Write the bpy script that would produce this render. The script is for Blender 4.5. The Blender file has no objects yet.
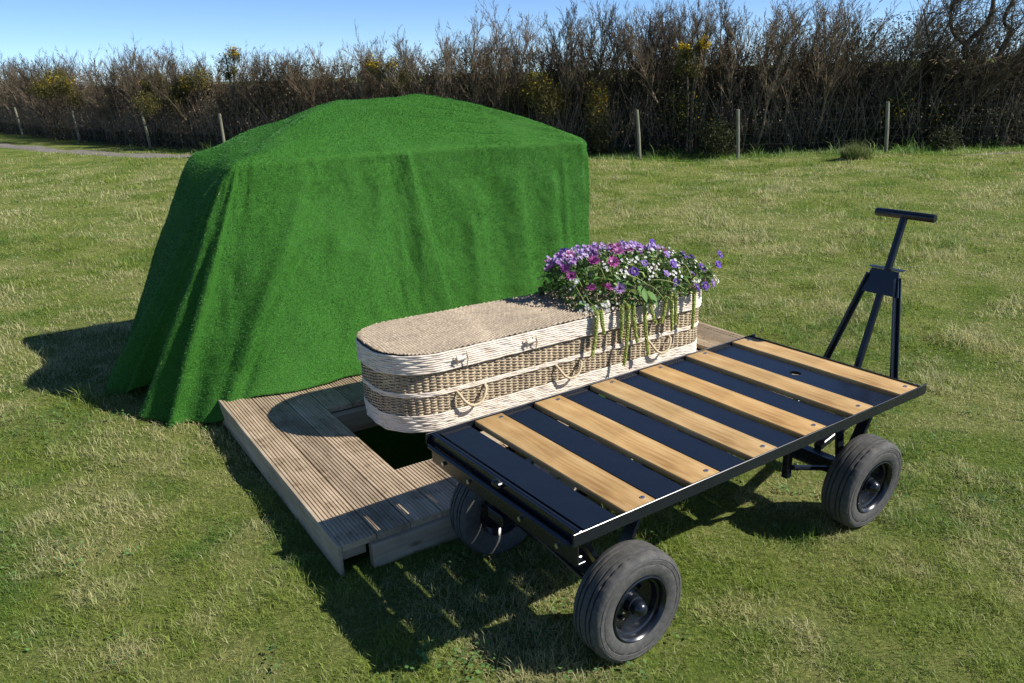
import bpy, math, random
import numpy as np
from mathutils import Vector, Matrix, Quaternion

random.seed(7); rng = np.random.default_rng(7)
PI = math.pi
scene = bpy.context.scene
COL = scene.collection

# ------------------------------------------------------------------ frames of reference (metres)
CAM_F, CAM_PITCH, CAM_H, CAM_ROLL = 807.4755, 0.3243, 1.8952, -0.0315
BED_YAW, BED_O = 0.5989, (0.1791, 2.0924)          # trolley: near front corner of its bed
BED_L, BED_W, BED_Z = 1.863, 0.902, 0.581
DECK_YAW, DECK_O = 0.5643, (-0.7132, 2.7473)       # platform: near left corner
DECK_Z = 0.144
SUN_DIR = Vector((1.1837, -0.2066, 1.0)).normalized()

def deck_w(x, y):
    c, s = math.cos(DECK_YAW), math.sin(DECK_YAW)
    return DECK_O[0] + c*x - s*y, DECK_O[1] + s*x + c*y
def deck_inv(X, Y):
    c, s = math.cos(DECK_YAW), math.sin(DECK_YAW)
    X = X - DECK_O[0]; Y = Y - DECK_O[1]
    return c*X + s*Y, -s*X + c*Y

# ------------------------------------------------------------------ noise
def vnoise(x, y, seed=0):
    x = np.asarray(x, float); y = np.asarray(y, float)
    xi = np.floor(x).astype(np.int64); yi = np.floor(y).astype(np.int64)
    fx = x-xi; fy = y-yi
    fx = fx*fx*(3-2*fx); fy = fy*fy*(3-2*fy)
    def h(a, b):
        n = (a*374761393 + b*668265263 + seed*1274126177) & 0xffffffff
        n = ((n ^ (n >> 13))*1274126177) & 0xffffffff
        n = n ^ (n >> 16)
        return (n & 0xffff)/65535.0
    return (h(xi, yi)*(1-fx)+h(xi+1, yi)*fx)*(1-fy) + (h(xi, yi+1)*(1-fx)+h(xi+1, yi+1)*fx)*fy
def fbm(x, y, seed=0, o=4):
    s = 0; a = .5; t = 0
    for i in range(o):
        s = s + a*vnoise(x*2**i, y*2**i, seed+i*17); t += a; a *= .5
    return s/t

def ground_h(x, y):
    x = np.asarray(x, float); y = np.asarray(y, float)
    r = np.hypot(x, y)
    amp = np.clip((r-4)/12, 0.0, 1)
    fine = np.clip((14-r)/6, 0, 1)
    return (fbm(x*6.5, y*6.5, 23, 2)-.5)*.030*fine + (fbm(x*1.3, y*1.3, 3, 3)-.5)*(.03+.05*amp) + (fbm(x*.25, y*.25, 9, 2)-.5)*.22*amp

# ------------------------------------------------------------------ mesh helper
class MB:
    def __init__(self): self.v = []; self.f = []; self.m = []; self.c = []; self.n = 0
    def add(self, verts, faces, mi=0, col=None):
        verts = np.asarray(verts, float).reshape(-1, 3)
        b = self.n
        self.v.append(verts); self.n += len(verts)
        for f in faces: self.f.append([b+i for i in f]); self.m.append(mi)
        if col is not None: self.c.append(np.tile(np.array(col, float), (len(verts), 1)))
        return b
    def box(self, c, s, rot=None, mi=0, bev=0.0):
        cx, cy, cz = c; x, y, z = s[0]/2, s[1]/2, s[2]/2
        if bev <= 0:
            V = [(-x,-y,-z),(x,-y,-z),(x,y,-z),(-x,y,-z),(-x,-y,z),(x,-y,z),(x,y,z),(-x,y,z)]
            F = [(0,3,2,1),(4,5,6,7),(0,1,5,4),(1,2,6,5),(2,3,7,6),(3,0,4,7)]
        else:
            b = min(bev, x*.9, y*.9, z*.9); V = []; idx = {}
            for sx in (-1,1):
                for sy in (-1,1):
                    for sz in (-1,1):
                        for k in range(3):
                            p = [sx*(x-b), sy*(y-b), sz*(z-b)]; p[k] = (sx*x, sy*y, sz*z)[k]
                            idx[(sx,sy,sz,k)] = len(V); V.append(tuple(p))
            F = []
            for k, (a1, a2) in enumerate([(1,2),(0,2),(0,1)]):
                for s0 in (-1,1):
                    q = []
                    for u, w in ((-1,-1),(1,-1),(1,1),(-1,1)):
                        t = [0,0,0]; t[k] = s0; t[a1] = u; t[a2] = w; q.append(idx[(*t, k)])
                    F.append(q)
            for k in range(3):
                o = [i for i in range(3) if i != k]
                for u in (-1,1):
                    for w in (-1,1):
                        q = []
                        for e, kk in ((-1,o[0]),(1,o[0]),(1,o[1]),(-1,o[1])):
                            t = [0,0,0]; t[k] = e; t[o[0]] = u; t[o[1]] = w; q.append(idx[(*t, kk)])
                        F.append(q)
            for sx in (-1,1):
                for sy in (-1,1):
                    for sz in (-1,1): F.append([idx[(sx,sy,sz,k)] for k in range(3)])
            # outward orientation
            G = []
            for q in F:
                P = [Vector(V[i]) for i in q]; nrm = (P[1]-P[0]).cross(P[2]-P[0]); cen = sum(P, Vector())/len(P)
                G.append(q if nrm.dot(cen) > 0 else q[::-1])
            F = G
        if rot is not None: V = [tuple(rot @ Vector(p)) for p in V]
        self.add([(p[0]+cx, p[1]+cy, p[2]+cz) for p in V], F, mi)
    def bar(self, p, q, w, h, mi=0, bev=0.003, up=(0,0,1)):
        p = Vector(p); q = Vector(q); d = q-p; L = d.length; xa = d/L
        up = Vector(up)
        if abs(xa.dot(up)) > .98: up = Vector((0,1,0))
        ya = up.cross(xa).normalized(); za = xa.cross(ya)
        R = Matrix((xa, ya, za)).transposed()
        self.box((p+q)/2, (L, w, h), R, mi, bev)
    def tube(self, pts, rad, n=8, mi=0, cap=True, col=None):
        pts = [Vector(p) for p in pts]
        if not hasattr(rad, '__len__'): rad = [rad]*len(pts)
        t0 = (pts[1]-pts[0]).normalized()
        a = t0.orthogonal().normalized(); V = []
        for i, p in enumerate(pts):
            t = (pts[min(i+1, len(pts)-1)]-pts[max(i-1, 0)])
            t = t.normalized() if t.length > 1e-9 else t0
            a = (a - t*a.dot(t)); a = a.normalized() if a.length > 1e-6 else t.orthogonal().normalized()
            b = t.cross(a)
            for k in range(n):
                th = 2*PI*k/n; V.append(p+(a*math.cos(th)+b*math.sin(th))*rad[i])
        F = []
        for i in range(len(pts)-1):
            for k in range(n):
                k2 = (k+1) % n; F.append((i*n+k, i*n+k2, (i+1)*n+k2, (i+1)*n+k))
        if cap: F.append(tuple(range(n-1, -1, -1))); F.append(tuple((len(pts)-1)*n+k for k in range(n)))
        self.add([tuple(v) for v in V], F, mi, col)
    def lathe(self, prof, o, axis, n=48, mi=0, disp=None):
        """prof: (along axis, radius)"""
        axis = Vector(axis).normalized(); a = axis.orthogonal().normalized(); b = axis.cross(a); o = Vector(o)
        V = []
        for j, (t, r) in enumerate(prof):
            for k in range(n):
                th = 2*PI*k/n; rr = r + (disp(j, k) if disp else 0)
                V.append(o+axis*t+(a*math.cos(th)+b*math.sin(th))*rr)
        F = []
        for j in range(len(prof)-1):
            for k in range(n):
                k2 = (k+1) % n; F.append((j*n+k, j*n+k2, (j+1)*n+k2, (j+1)*n+k))
        self.add([tuple(v) for v in V], F, mi)
    def build(self, name, mats, parent=None, smooth=False, loc=None):
        me = bpy.data.meshes.new(name)
        V = np.concatenate(self.v)
        fast_mesh(me, V, self.f)
        if not isinstance(mats, (list, tuple)): mats = [mats]
        for m in mats: me.materials.append(m)
        if any(self.m): me.polygons.foreach_set('material_index', self.m)
        if self.c and sum(len(c) for c in self.c) == len(V): set_col(me, np.concatenate(self.c))
        me.polygons.foreach_set('use_smooth', [smooth is True]*len(self.f))
        me.update()
        if smooth == 'auto':
            me.polygons.foreach_set('use_smooth', [True]*len(self.f)); me.set_sharp_from_angle(angle=math.radians(35))
        ob = bpy.data.objects.new(name, me); COL.objects.link(ob)
        if parent: ob.parent = parent
        if loc: ob.location = loc
        return ob

def fast_mesh(me, V, F):
    V = np.asarray(V, np.float32)
    me.vertices.add(len(V)); me.vertices.foreach_set('co', V.ravel())
    if isinstance(F, np.ndarray):
        k = F.shape[1]; tot = np.full(len(F), k, np.int32); flat = F.ravel().astype(np.int32)
    else:
        tot = np.array([len(f) for f in F], np.int32); flat = np.array([i for f in F for i in f], np.int32)
    st = np.zeros(len(tot), np.int32); st[1:] = np.cumsum(tot)[:-1]
    me.loops.add(len(flat)); me.loops.foreach_set('vertex_index', flat)
    me.polygons.add(len(tot)); me.polygons.foreach_set('loop_start', st); me.polygons.foreach_set('loop_total', tot)
    me.update(calc_edges=True); me.validate()
def set_col(me, C):
    C = np.asarray(C, np.float32)
    if C.shape[1] == 3: C = np.concatenate([C, np.ones((len(C), 1), np.float32)], 1)
    at = me.color_attributes.new('Col', 'FLOAT_COLOR', 'POINT'); at.data.foreach_set('color', C.ravel())
def np_obj(name, V, F, mat, parent=None, col=None, smooth=False):
    me = bpy.data.meshes.new(name); fast_mesh(me, V, F)
    if col is not None: set_col(me, col)
    me.materials.append(mat)
    if smooth: me.polygons.foreach_set('use_smooth', np.ones(len(me.polygons), bool))
    ob = bpy.data.objects.new(name, me); COL.objects.link(ob)
    if parent: ob.parent = parent
    return ob
def tag(o, label=None, cat=None, group=None, kind=None):
    if label: o['label'] = label
    if cat: o['category'] = cat
    if group: o['group'] = group
    if kind: o['kind'] = kind
    return o
def empty(name, loc=(0,0,0), rz=0.0):
    o = bpy.data.objects.new(name, None); COL.objects.link(o); o.location = loc; o.rotation_euler = (0,0,rz); o.empty_display_size = .1
    return o
def place(o, mesh_offset=None): return o

# ------------------------------------------------------------------ materials
def nmat(name):
    m = bpy.data.materials.new(name); m.use_nodes = True; nt = m.node_tree
    return m, nt, nt.nodes['Principled BSDF'], nt.nodes, nt.links
def N(nt, t, **kw):
    n = nt.nodes.new(t)
    for k, v in kw.items():
        if k in n.inputs: n.inputs[k].default_value = v
        else: setattr(n, k, v)
    return n
def ramp(nt, fac, stops):
    r = nt.nodes.new('ShaderNodeValToRGB'); e = r.color_ramp.elements
    while len(e) < len(stops): e.new(.5)
    for i, (p, c) in enumerate(stops): e[i].position = p; e[i].color = (*c, 1)
    nt.links.new(fac, r.inputs[0]); return r
def coords(nt, scale=(1,1,1)):
    tc = nt.nodes.new('ShaderNodeTexCoord'); mp = nt.nodes.new('ShaderNodeMapping'); mp.inputs['Scale'].default_value = scale
    nt.links.new(tc.outputs['Object'], mp.inputs['Vector']); return mp.outputs[0]
def bump(nt, bsdf, h, strength=.3, dist=.01):
    b = N(nt, 'ShaderNodeBump'); b.inputs['Strength'].default_value = strength; b.inputs['Distance'].default_value = dist
    nt.links.new(h, b.inputs['Height']); nt.links.new(b.outputs[0], bsdf.inputs['Normal']); return b

def mat_noise(name, stops, scale=8, detail=6, rough=.8, bs=.3, bd=.01, vec=(1,1,1), spec=.3, bscale=None):
    m, nt, b, nd, ln = nmat(name)
    v = coords(nt, vec)
    n = N(nt, 'ShaderNodeTexNoise', Scale=scale, Detail=detail, Roughness=.65); ln.new(v, n.inputs['Vector'])
    r = ramp(nt, n.outputs[0], stops); ln.new(r.outputs[0], b.inputs['Base Color'])
    b.inputs['Roughness'].default_value = rough; b.inputs['Specular IOR Level'].default_value = spec
    n2 = N(nt, 'ShaderNodeTexNoise', Scale=bscale or scale*3, Detail=5); ln.new(v, n2.inputs['Vector'])
    if bs: bump(nt, b, n2.outputs[0], bs, bd)
    return m
def mat_attr(name, rough=.7, trans=.0, spec=.2, noise=0.0):
    m, nt, b, nd, ln = nmat(name)
    a = N(nt, 'ShaderNodeAttribute', attribute_name='Col')
    ln.new(a.outputs['Color'], b.inputs['Base Color'])
    b.inputs['Roughness'].default_value = rough; b.inputs['Specular IOR Level'].default_value = spec
    if trans:
        t = N(nt, 'ShaderNodeBsdfTranslucent'); ln.new(a.outputs['Color'], t.inputs['Color'])
        mx = N(nt, 'ShaderNodeMixShader'); mx.inputs[0].default_value = trans
        ln.new(b.outputs[0], mx.inputs[1]); ln.new(t.outputs[0], mx.inputs[2]); ln.new(mx.outputs[0], nd['Material Output'].inputs['Surface'])
    return m

# black gloss paint with dust and scuffs
def mat_paint():
    m, nt, b, nd, ln = nmat('black_paint'); v = coords(nt)
    n = N(nt, 'ShaderNodeTexNoise', Scale=7.0, Detail=8.0, Roughness=.7); ln.new(v, n.inputs['Vector'])
    r = ramp(nt, n.outputs[0], [(.3, (.006,.008,.014)), (.66, (.008,.011,.018)), (.85, (.02,.021,.025))]); ln.new(r.outputs[0], b.inputs['Base Color'])
    r2 = ramp(nt, n.outputs[0], [(.35, (.24,)*3), (.70, (.31,)*3), (.85, (.42,)*3)]); ln.new(r2.outputs[0], b.inputs['Roughness'])
    b.inputs['Specular IOR Level'].default_value = .55
    n2 = N(nt, 'ShaderNodeTexNoise', Scale=2.5, Detail=3.0); ln.new(v, n2.inputs['Vector']); return m
M_PAINT = mat_paint()
def mat_steel():
    m, nt, b, nd, ln = nmat('zinc_bolt'); b.inputs['Metallic'].default_value = 1; b.inputs['Roughness'].default_value = .35
    b.inputs['Base Color'].default_value = (.55,.55,.55,1); return m
M_STEEL = mat_steel()
def mat_wood(name, c1, c2, c3, sc=(1.6,22,22), knots=True, rough=.6, vari=None):
    m, nt, b, nd, ln = nmat(name); v = coords(nt, sc)
    n = N(nt, 'ShaderNodeTexNoise', Scale=1.6, Detail=8.0, Roughness=.6, Distortion=1.2); ln.new(v, n.inputs['Vector'])
    r = ramp(nt, n.outputs[0], [(.28, c1), (.5, c2), (.72, c3)])
    v2 = coords(nt, (1,1,1))
    n3 = N(nt, 'ShaderNodeTexNoise', Scale=5.0, Detail=4.0); ln.new(v2, n3.inputs['Vector'])
    r3 = ramp(nt, n3.outputs[0], [(.3, (.72,.70,.66)), (.6, (1,1,1))])
    mx = N(nt, 'ShaderNodeMixRGB', blend_type='MULTIPLY'); mx.inputs[0].default_value = .8
    ln.new(r.outputs[0], mx.inputs[1]); ln.new(r3.outputs[0], mx.inputs[2])
    out = mx.outputs[0]
    if knots:
        vo = N(nt, 'ShaderNodeTexVoronoi', Scale=1.0); v3 = coords(nt, (3.2, 9, 9)); ln.new(v3, vo.inputs['Vector'])
        rk = ramp(nt, vo.outputs['Distance'], [(.05, (.35,.22,.12)), (.13, (1,1,1))])
        m2 = N(nt, 'ShaderNodeMixRGB', blend_type='MULTIPLY'); m2.inputs[0].default_value = .7
        ln.new(out, m2.inputs[1]); ln.new(rk.outputs[0], m2.inputs[2]); out = m2.outputs[0]
    ln.new(out, b.inputs['Base Color'])
    b.inputs['Roughness'].default_value = rough; b.inputs['Specular IOR Level'].default_value = .3
    bump(nt, b, n.outputs[0], .25, .004)
    return m
M_SLAT = mat_wood('oiled_softwood', (.34,.19,.07), (.53,.345,.15), (.65,.48,.25), sc=(22,1.6,22))
M_DECK = mat_wood('ribbed_deck_board', (.32,.245,.165), (.49,.39,.27), (.60,.49,.36), sc=(16,1.2,16), knots=False, rough=.75)
M_DECKF = mat_wood('weathered_softwood', (.28,.215,.145), (.43,.345,.24), (.55,.455,.33), sc=(1.4,14,14), rough=.75)
M_DECKS = mat_wood('weathered_softwood_side', (.28,.215,.145), (.43,.345,.24), (.55,.455,.33), sc=(14,1.4,14), rough=.75)

def obj_vary(m, stops):
    nt = m.node_tree; b = nt.nodes['Principled BSDF']; src = b.inputs['Base Color'].links[0].from_socket
    oi = nt.nodes.new('ShaderNodeObjectInfo'); r = ramp(nt, oi.outputs['Random'], stops)
    mx = N(nt, 'ShaderNodeMixRGB', blend_type='MULTIPLY'); mx.inputs[0].default_value = 1
    nt.links.new(src, mx.inputs[1]); nt.links.new(r.outputs[0], mx.inputs[2]); nt.links.new(mx.outputs[0], b.inputs['Base Color'])
obj_vary(M_SLAT, [(0, (.78,.74,.68)), (.3, (1.0,.92,.80)), (.6, (.90,.88,.84)), (1, (1.08,1.03,.98))])
def board_vary(m, pitch):
    nt = m.node_tree; b = nt.nodes['Principled BSDF']; src = b.inputs['Base Color'].links[0].from_socket
    tc = nt.nodes.new('ShaderNodeTexCoord'); sp = nt.nodes.new('ShaderNodeSeparateXYZ'); nt.links.new(tc.outputs['Object'], sp.inputs[0])
    a = N(nt, 'ShaderNodeMath', operation='SUBTRACT'); nt.links.new(sp.outputs[0], a.inputs[0]); a.inputs[1].default_value = .022
    d = N(nt, 'ShaderNodeMath', operation='DIVIDE'); nt.links.new(a.outputs[0], d.inputs[0]); d.inputs[1].default_value = pitch
    f = N(nt, 'ShaderNodeMath', operation='FLOOR'); nt.links.new(d.outputs[0], f.inputs[0])
    w = N(nt, 'ShaderNodeTexWhiteNoise', noise_dimensions='1D'); nt.links.new(f.outputs[0], w.inputs['W'])
    r = ramp(nt, w.outputs[0], [(0, (.80,.78,.76)), (.5, (1.0,.97,.92)), (1, (1.14,1.12,1.10))])
    st = N(nt, 'ShaderNodeTexNoise', Scale=9.0, Detail=6.0, Roughness=.7); nt.links.new(tc.outputs['Object'], st.inputs['Vector'])
    r2 = ramp(nt, st.outputs[0], [(.34, (.62,.58,.54)), (.48, (1,1,1))])
    for q in (r, r2):
        mx = N(nt, 'ShaderNodeMixRGB', blend_type='MULTIPLY'); mx.inputs[0].default_value = 1
        nt.links.new(src, mx.inputs[1]); nt.links.new(q.outputs[0], mx.inputs[2]); src = mx.outputs[0]
    nt.links.new(src, b.inputs['Base Color'])
board_vary(M_DECK, .1495)
def mat_rubber():
    m, nt, b, nd, ln = nmat('dusty_rubber'); v = coords(nt)
    n = N(nt, 'ShaderNodeTexNoise', Scale=45.0, Detail=8.0, Roughness=.75); ln.new(v, n.inputs['Vector'])
    r = ramp(nt, n.outputs[0], [(.30, (.055,.055,.056)), (.52, (.080,.079,.076)), (.72, (.125,.118,.105))])
    n3 = N(nt, 'ShaderNodeTexNoise', Scale=4.0, Detail=5.0, Roughness=.6); ln.new(v, n3.inputs['Vector'])
    r3 = ramp(nt, n3.outputs[0], [(.36, (.55,.55,.55)), (.5, (1,1,1))])
    mx = N(nt, 'ShaderNodeMixRGB', blend_type='MULTIPLY'); mx.inputs[0].default_value = .3
    ln.new(r.outputs[0], mx.inputs[1]); ln.new(r3.outputs[0], mx.inputs[2])
    ln.new(mx.outputs[0], b.inputs['Base Color']); b.inputs['Roughness'].default_value = .75; b.inputs['Specular IOR Level'].default_value = .3
    n2 = N(nt, 'ShaderNodeTexNoise', Scale=90.0, Detail=4.0); ln.new(v, n2.inputs['Vector']); bump(nt, b, n2.outputs[0], .3, .003)
    return m
M_RUBBER = mat_rubber()

def mat_turf():
    m, nt, b, nd, ln = nmat('artificial_turf'); v = coords(nt)
    n = N(nt, 'ShaderNodeTexNoise', Scale=160.0, Detail=4.0, Roughness=.7); ln.new(v, n.inputs['Vector'])
    r = ramp(nt, n.outputs[0], [(.3, (.014,.070,.007)), (.5, (.034,.14,.013)), (.7, (.07,.24,.03))]); ln.new(r.outputs[0], b.inputs['Base Color'])
    b.inputs['Roughness'].default_value = .7; b.inputs['Specular IOR Level'].default_value = .2
    bump(nt, b, n.outputs[0], .8, .01)
    return m
M_TURF = mat_turf()
M_PILE = mat_attr('turf_pile', rough=.5, trans=.25, spec=.3)

def mat_ground():
    m, nt, b, nd, ln = nmat('lawn_ground'); v = coords(nt)
    n = N(nt, 'ShaderNodeTexNoise', Scale=1.1, Detail=9.0, Roughness=.72); ln.new(v, n.inputs['Vector'])
    r = ramp(nt, n.outputs[0], [(.3, (.07,.12,.022)), (.45, (.14,.19,.04)), (.58, (.24,.25,.09)), (.72, (.11,.17,.035))])
    n2 = N(nt, 'ShaderNodeTexNoise', Scale=48.0, Detail=8.0, Roughness=.85); ln.new(v, n2.inputs['Vector'])
    r2 = ramp(nt, n2.outputs[0], [(.35, (.25,.28,.22)), (.52, (.9,.95,.8)), (.66, (1.7,1.6,1.3))])
    mx = N(nt, 'ShaderNodeMixRGB', blend_type='MULTIPLY'); mx.inputs[0].default_value = 1
    ln.new(r.outputs[0], mx.inputs[1]); ln.new(r2.outputs[0], mx.inputs[2]); ln.new(mx.outputs[0], b.inputs['Base Color'])
    b.inputs['Roughness'].default_value = .95; b.inputs['Specular IOR Level'].default_value = .1
    bump(nt, b, n2.outputs[0], .8, .04)
    return m
M_GROUND = mat_ground()
M_BLADE = mat_attr('grass_blade', rough=.50, trans=.45, spec=.30)
M_LEAF = mat_attr('leaf', rough=.55, trans=.25, spec=.25)
M_PETAL = mat_attr('petal', rough=.6, trans=.3, spec=.15)
def vary(m):
    nt = m.node_tree; b = nt.nodes['Principled BSDF']; src = b.inputs['Base Color'].links[0].from_socket
    oi = nt.nodes.new('ShaderNodeObjectInfo'); r = ramp(nt, oi.outputs['Random'], [(0, (.55,.50,.46)), (.35, (.8,.78,.70)), (.6, (1.0,.88,.74)), (1, (1.35,1.3,1.25))])
    mx = N(nt, 'ShaderNodeMixRGB', blend_type='MULTIPLY'); mx.inputs[0].default_value = 1
    nt.links.new(src, mx.inputs[1]); nt.links.new(r.outputs[0], mx.inputs[2]); nt.links.new(mx.outputs[0], b.inputs['Base Color']); return m
M_BARK = mat_noise('twig_bark', [(.3, (.06,.050,.036)), (.5, (.13,.108,.078)), (.75, (.25,.21,.16))], scale=3, rough=.9, bs=.3)
M_BARK2 = mat_noise('dark_bark', [(.3, (.045,.035,.028)), (.5, (.085,.068,.052)), (.75, (.14,.12,.095))], scale=4, rough=.9, bs=.3)
M_EARTH = mat_noise('hedge_bank_earth', [(.3, (.012,.011,.007)), (.5, (.03,.026,.016)), (.7, (.05,.046,.026))], scale=5, rough=1, bs=.8, bd=.08)
M_PATH = mat_noise('gravel', [(.3, (.11,.10,.085)), (.5, (.19,.175,.15)), (.7, (.28,.26,.23))], scale=18, rough=.95, bs=.6, bd=.02)
M_POST = mat_noise('fence_post_wood', [(.3, (.12,.115,.08)), (.5, (.21,.20,.14)), (.75, (.29,.29,.21))], scale=6, vec=(4,4,.6), rough=.85, bs=.4)
M_WIRE = mat_noise('galvanised_wire', [(.3, (.12,.12,.11)), (.7, (.2,.2,.19))], scale=10, rough=.5, bs=0)
M_WILLOW = mat_noise('white_willow', [(.28, (.48,.38,.29)), (.45, (.70,.605,.50)), (.65, (.80,.72,.62))], scale=16, rough=.55, bs=.2, bd=.002, bscale=60)
M_ROPE = mat_noise('seagrass_rope', [(.3, (.42,.33,.20)), (.6, (.62,.52,.36))], scale=60, rough=.8, bs=.5, bd=.004)

def mat_seagrass():
    m, nt, b, nd, ln = nmat('seagrass_weave'); v = coords(nt)
    n = N(nt, 'ShaderNodeTexNoise', Scale=120.0, Detail=3.0); ln.new(v, n.inputs['Vector'])
    r = ramp(nt, n.outputs[0], [(.3, (.24,.185,.125)), (.5, (.48,.395,.28)), (.7, (.70,.60,.46))])
    n2 = N(nt, 'ShaderNodeTexNoise', Scale=7.0, Detail=5.0); ln.new(v, n2.inputs['Vector'])
    r2 = ramp(nt, n2.outputs[0], [(.3, (.66,.64,.62)), (.65, (1.12,1.1,1.05))])
    mx = N(nt, 'ShaderNodeMixRGB', blend_type='MULTIPLY'); mx.inputs[0].default_value = 1
    ln.new(r.outputs[0], mx.inputs[1]); ln.new(r2.outputs[0], mx.inputs[2]); ln.new(mx.outputs[0], b.inputs['Base Color'])
    b.inputs['Roughness'].default_value = .8; b.inputs['Specular IOR Level'].default_value = .2
    return m
M_SEA = mat_seagrass()
M_SEAT = mat_attr('seagrass_lid', rough=.8, spec=.2)

# ================================================================== THE SETTING
# ---- grave opening in platform coordinates
GX0, GX1, GY0, GY1 = .47, 2.78, .47, 1.34
def build_ground():
    M = 400; K = 240
    t = np.linspace(0, 1, M, endpoint=False)
    per = np.array([GX1-GX0, GY1-GY0, GX1-GX0, GY1-GY0]); cum = np.cumsum(per)/per.sum(); cum = np.insert(cum, 0, 0)
    # force corners to be vertices
    tt = np.concatenate([np.linspace(cum[i], cum[i+1], M//4, endpoint=False) for i in range(4)])
    cor = np.array([(GX0,GY0),(GX1,GY0),(GX1,GY1),(GX0,GY1),(GX0,GY0)])
    P0 = np.stack([np.interp(tt, cum, cor[:,0]), np.interp(tt, cum, cor[:,1])], 1)
    X0, Y0 = deck_w(P0[:,0], P0[:,1])
    cx, cy = deck_w((GX0+GX1)/2, (GY0+GY1)/2)
    ang = np.unwrap(np.arctan2(Y0-cy, X0-cx))
    ang2 = ang
    V = []
    for k in range(K+1):
        s = (k/K); R = 1.6*( (600/1.6)**(s) )
        w = min(1, s*12); Rx = cx+R*np.cos(ang2); Ry = cy+R*np.sin(ang2)
        if k == 0: x, y = X0, Y0
        else: x = X0*(1-w)+Rx*w; y = Y0*(1-w)+Ry*w
        z = ground_h(x, y)
        dd = np.hypot(x, y)
        z = np.where(dd > 80, z*0, z)
        V.append(np.stack([x, y, z], 1))
    V = np.concatenate(V); F = []
    i = np.arange(M); j = (i+1) % M
    for k in range(K): F.append(np.stack([k*M+i, k*M+j, (k+1)*M+j, (k+1)*M+i], 1))
    F = np.concatenate(F)
    o = np_obj('ground', V, F[:, ::-1], M_GROUND, smooth=True)
    # orientation up
    if o.data.polygons[0].normal.z < 0: o.data.flip_normals()
    tag(o, kind='structure')
    # the pit
    D = 1.6; pv = []; pf = []
    for (x, y) in ((GX0,GY0),(GX1,GY0),(GX1,GY1),(GX0,GY1)):
        X, Y = deck_w(x, y); pv += [(X, Y, .0), (X, Y, -D)]
    for a in range(4):
        b = (a+1) % 4; pf.append((2*a, 2*b, 2*b+1, 2*a+1))
    pf.append((1, 3, 5, 7))
    m = MB(); m.add(pv, pf); p = m.build('grave_pit', M_TURF); tag(p, kind='structure')
build_ground()

# ---- hedge line
HL = np.array([(-46,58),(-33,46.5),(-21,35.6),(-15.6,29.6),(-11.3,25.8),(-6.4,22.0),(-2.2,19.9),(3.1,18.9),(5,18.4),(8.1,18.1),(13,17.6),(22,17.0),(32,17.0)], float)
seg = np.hypot(*(HL[1:]-HL[:-1]).T); HS = np.insert(np.cumsum(seg), 0, 0)
def hline(s, off=0.0):
    s = np.asarray(s, float)
    x = np.interp(s, HS, HL[:,0]); y = np.interp(s, HS, HL[:,1])
    x2 = np.interp(s+.5, HS, HL[:,0]); y2 = np.interp(s+.5, HS, HL[:,1])
    x1 = np.interp(s-.5, HS, HL[:,0]); y1 = np.interp(s-.5, HS, HL[:,1])
    dx, dy = x2-x1, y2-y1; l = np.hypot(dx, dy)+1e-9
    return x - dy/l*off, y + dx/l*off            # +off = away from the camera
def s_of_x(x): return float(np.interp(x, HL[:,0], HS))
def hline_at_pixel_x(px, off=0.0):
    """nearest point of the hedge line on the bearing of an azimuth"""
    tx = (px-512)/CAM_F
    ss = np.linspace(0, HS[-1], 4000); X, Y = hline(ss, off)
    k = np.argmin(np.abs(X/Y - tx/math.cos(CAM_PITCH))); return ss[k], X[k], Y[k]

def build_bank():
    ss = np.arange(0, HS[-1], .25); offs = np.array([-.1, .15, .5, .9, 1.3, 1.9, 2.6, 3.2]); hz = np.array([-.15, .25, .8, 1.35, 1.6, 1.65, .9, -.2])
    V = []
    for o_, h_ in zip(offs, hz):
        x, y = hline(ss, o_); z = h_*(.8+.45*fbm(ss*.8, ss*0+o_*3, 5, 4)) + (fbm(ss*3, ss*0+o_*7, 8, 3)-.5)*.25
        V.append(np.stack([x, y, z], 1))
    V = np.concatenate(V); n = len(ss); i = np.arange(n-1); F = []
    for k in range(len(offs)-1): F.append(np.stack([k*n+i, k*n+i+1, (k+1)*n+i+1, (k+1)*n+i], 1))
    tag(np_obj('hedge_bank', V, np.concatenate(F), M_EARTH, smooth=False), kind='structure')
build_bank()

def strip(name, pts, w, mat, z=.02, taper=False):
    pts = np.array(pts, float); L = np.insert(np.cumsum(np.hypot(*(pts[1:]-pts[:-1]).T)), 0, 0)
    ss = np.arange(0, L[-1], .3); x = np.interp(ss, L, pts[:,0]); y = np.interp(ss, L, pts[:,1])
    dx = np.gradient(x); dy = np.gradient(y); l = np.hypot(dx, dy); nx, ny = -dy/l, dx/l
    V = []; us = np.linspace(-.5, .5, 7)
    if taper: w = w*np.clip(ss/3.0, 0, 1)*(.6+.8*fbm(ss*.9, ss*0, 77, 3))
    for u in us:
        e = (fbm(ss*1.5, ss*0+u*9, 21, 3)-.5)*.3 if abs(u) > .4 else 0
        X = x+nx*(u*w+e); Y = y+ny*(u*w+e); V.append(np.stack([X, Y, ground_h(X, Y)+z - (abs(u) > .4)*.04], 1))
    V = np.concatenate(V); n = len(ss); i = np.arange(n-1); F = np.concatenate([np.stack([k*n+i, k*n+i+1, (k+1)*n+i+1, (k+1)*n+i], 1) for k in range(len(us)-1)])
    o = np_obj(name, V, F[:, ::-1], mat, smooth=True); tag(o, kind='structure')
    return x, y
PATHS = []
PATHS.append((strip('path', [(-40,47.5),(-28,37.5),(-21,31.6),(-17.8,28.7),(-13.6,24.6),(-10.3,22.4),(-8.0,21.4)], .8, M_PATH), .6))
PATHS.append((strip('path', [(8.9,16.5),(10.4,16.25),(14,15.9),(22,15.4),(32,15.2)], .5, M_PATH, .006, True), .3))

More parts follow.
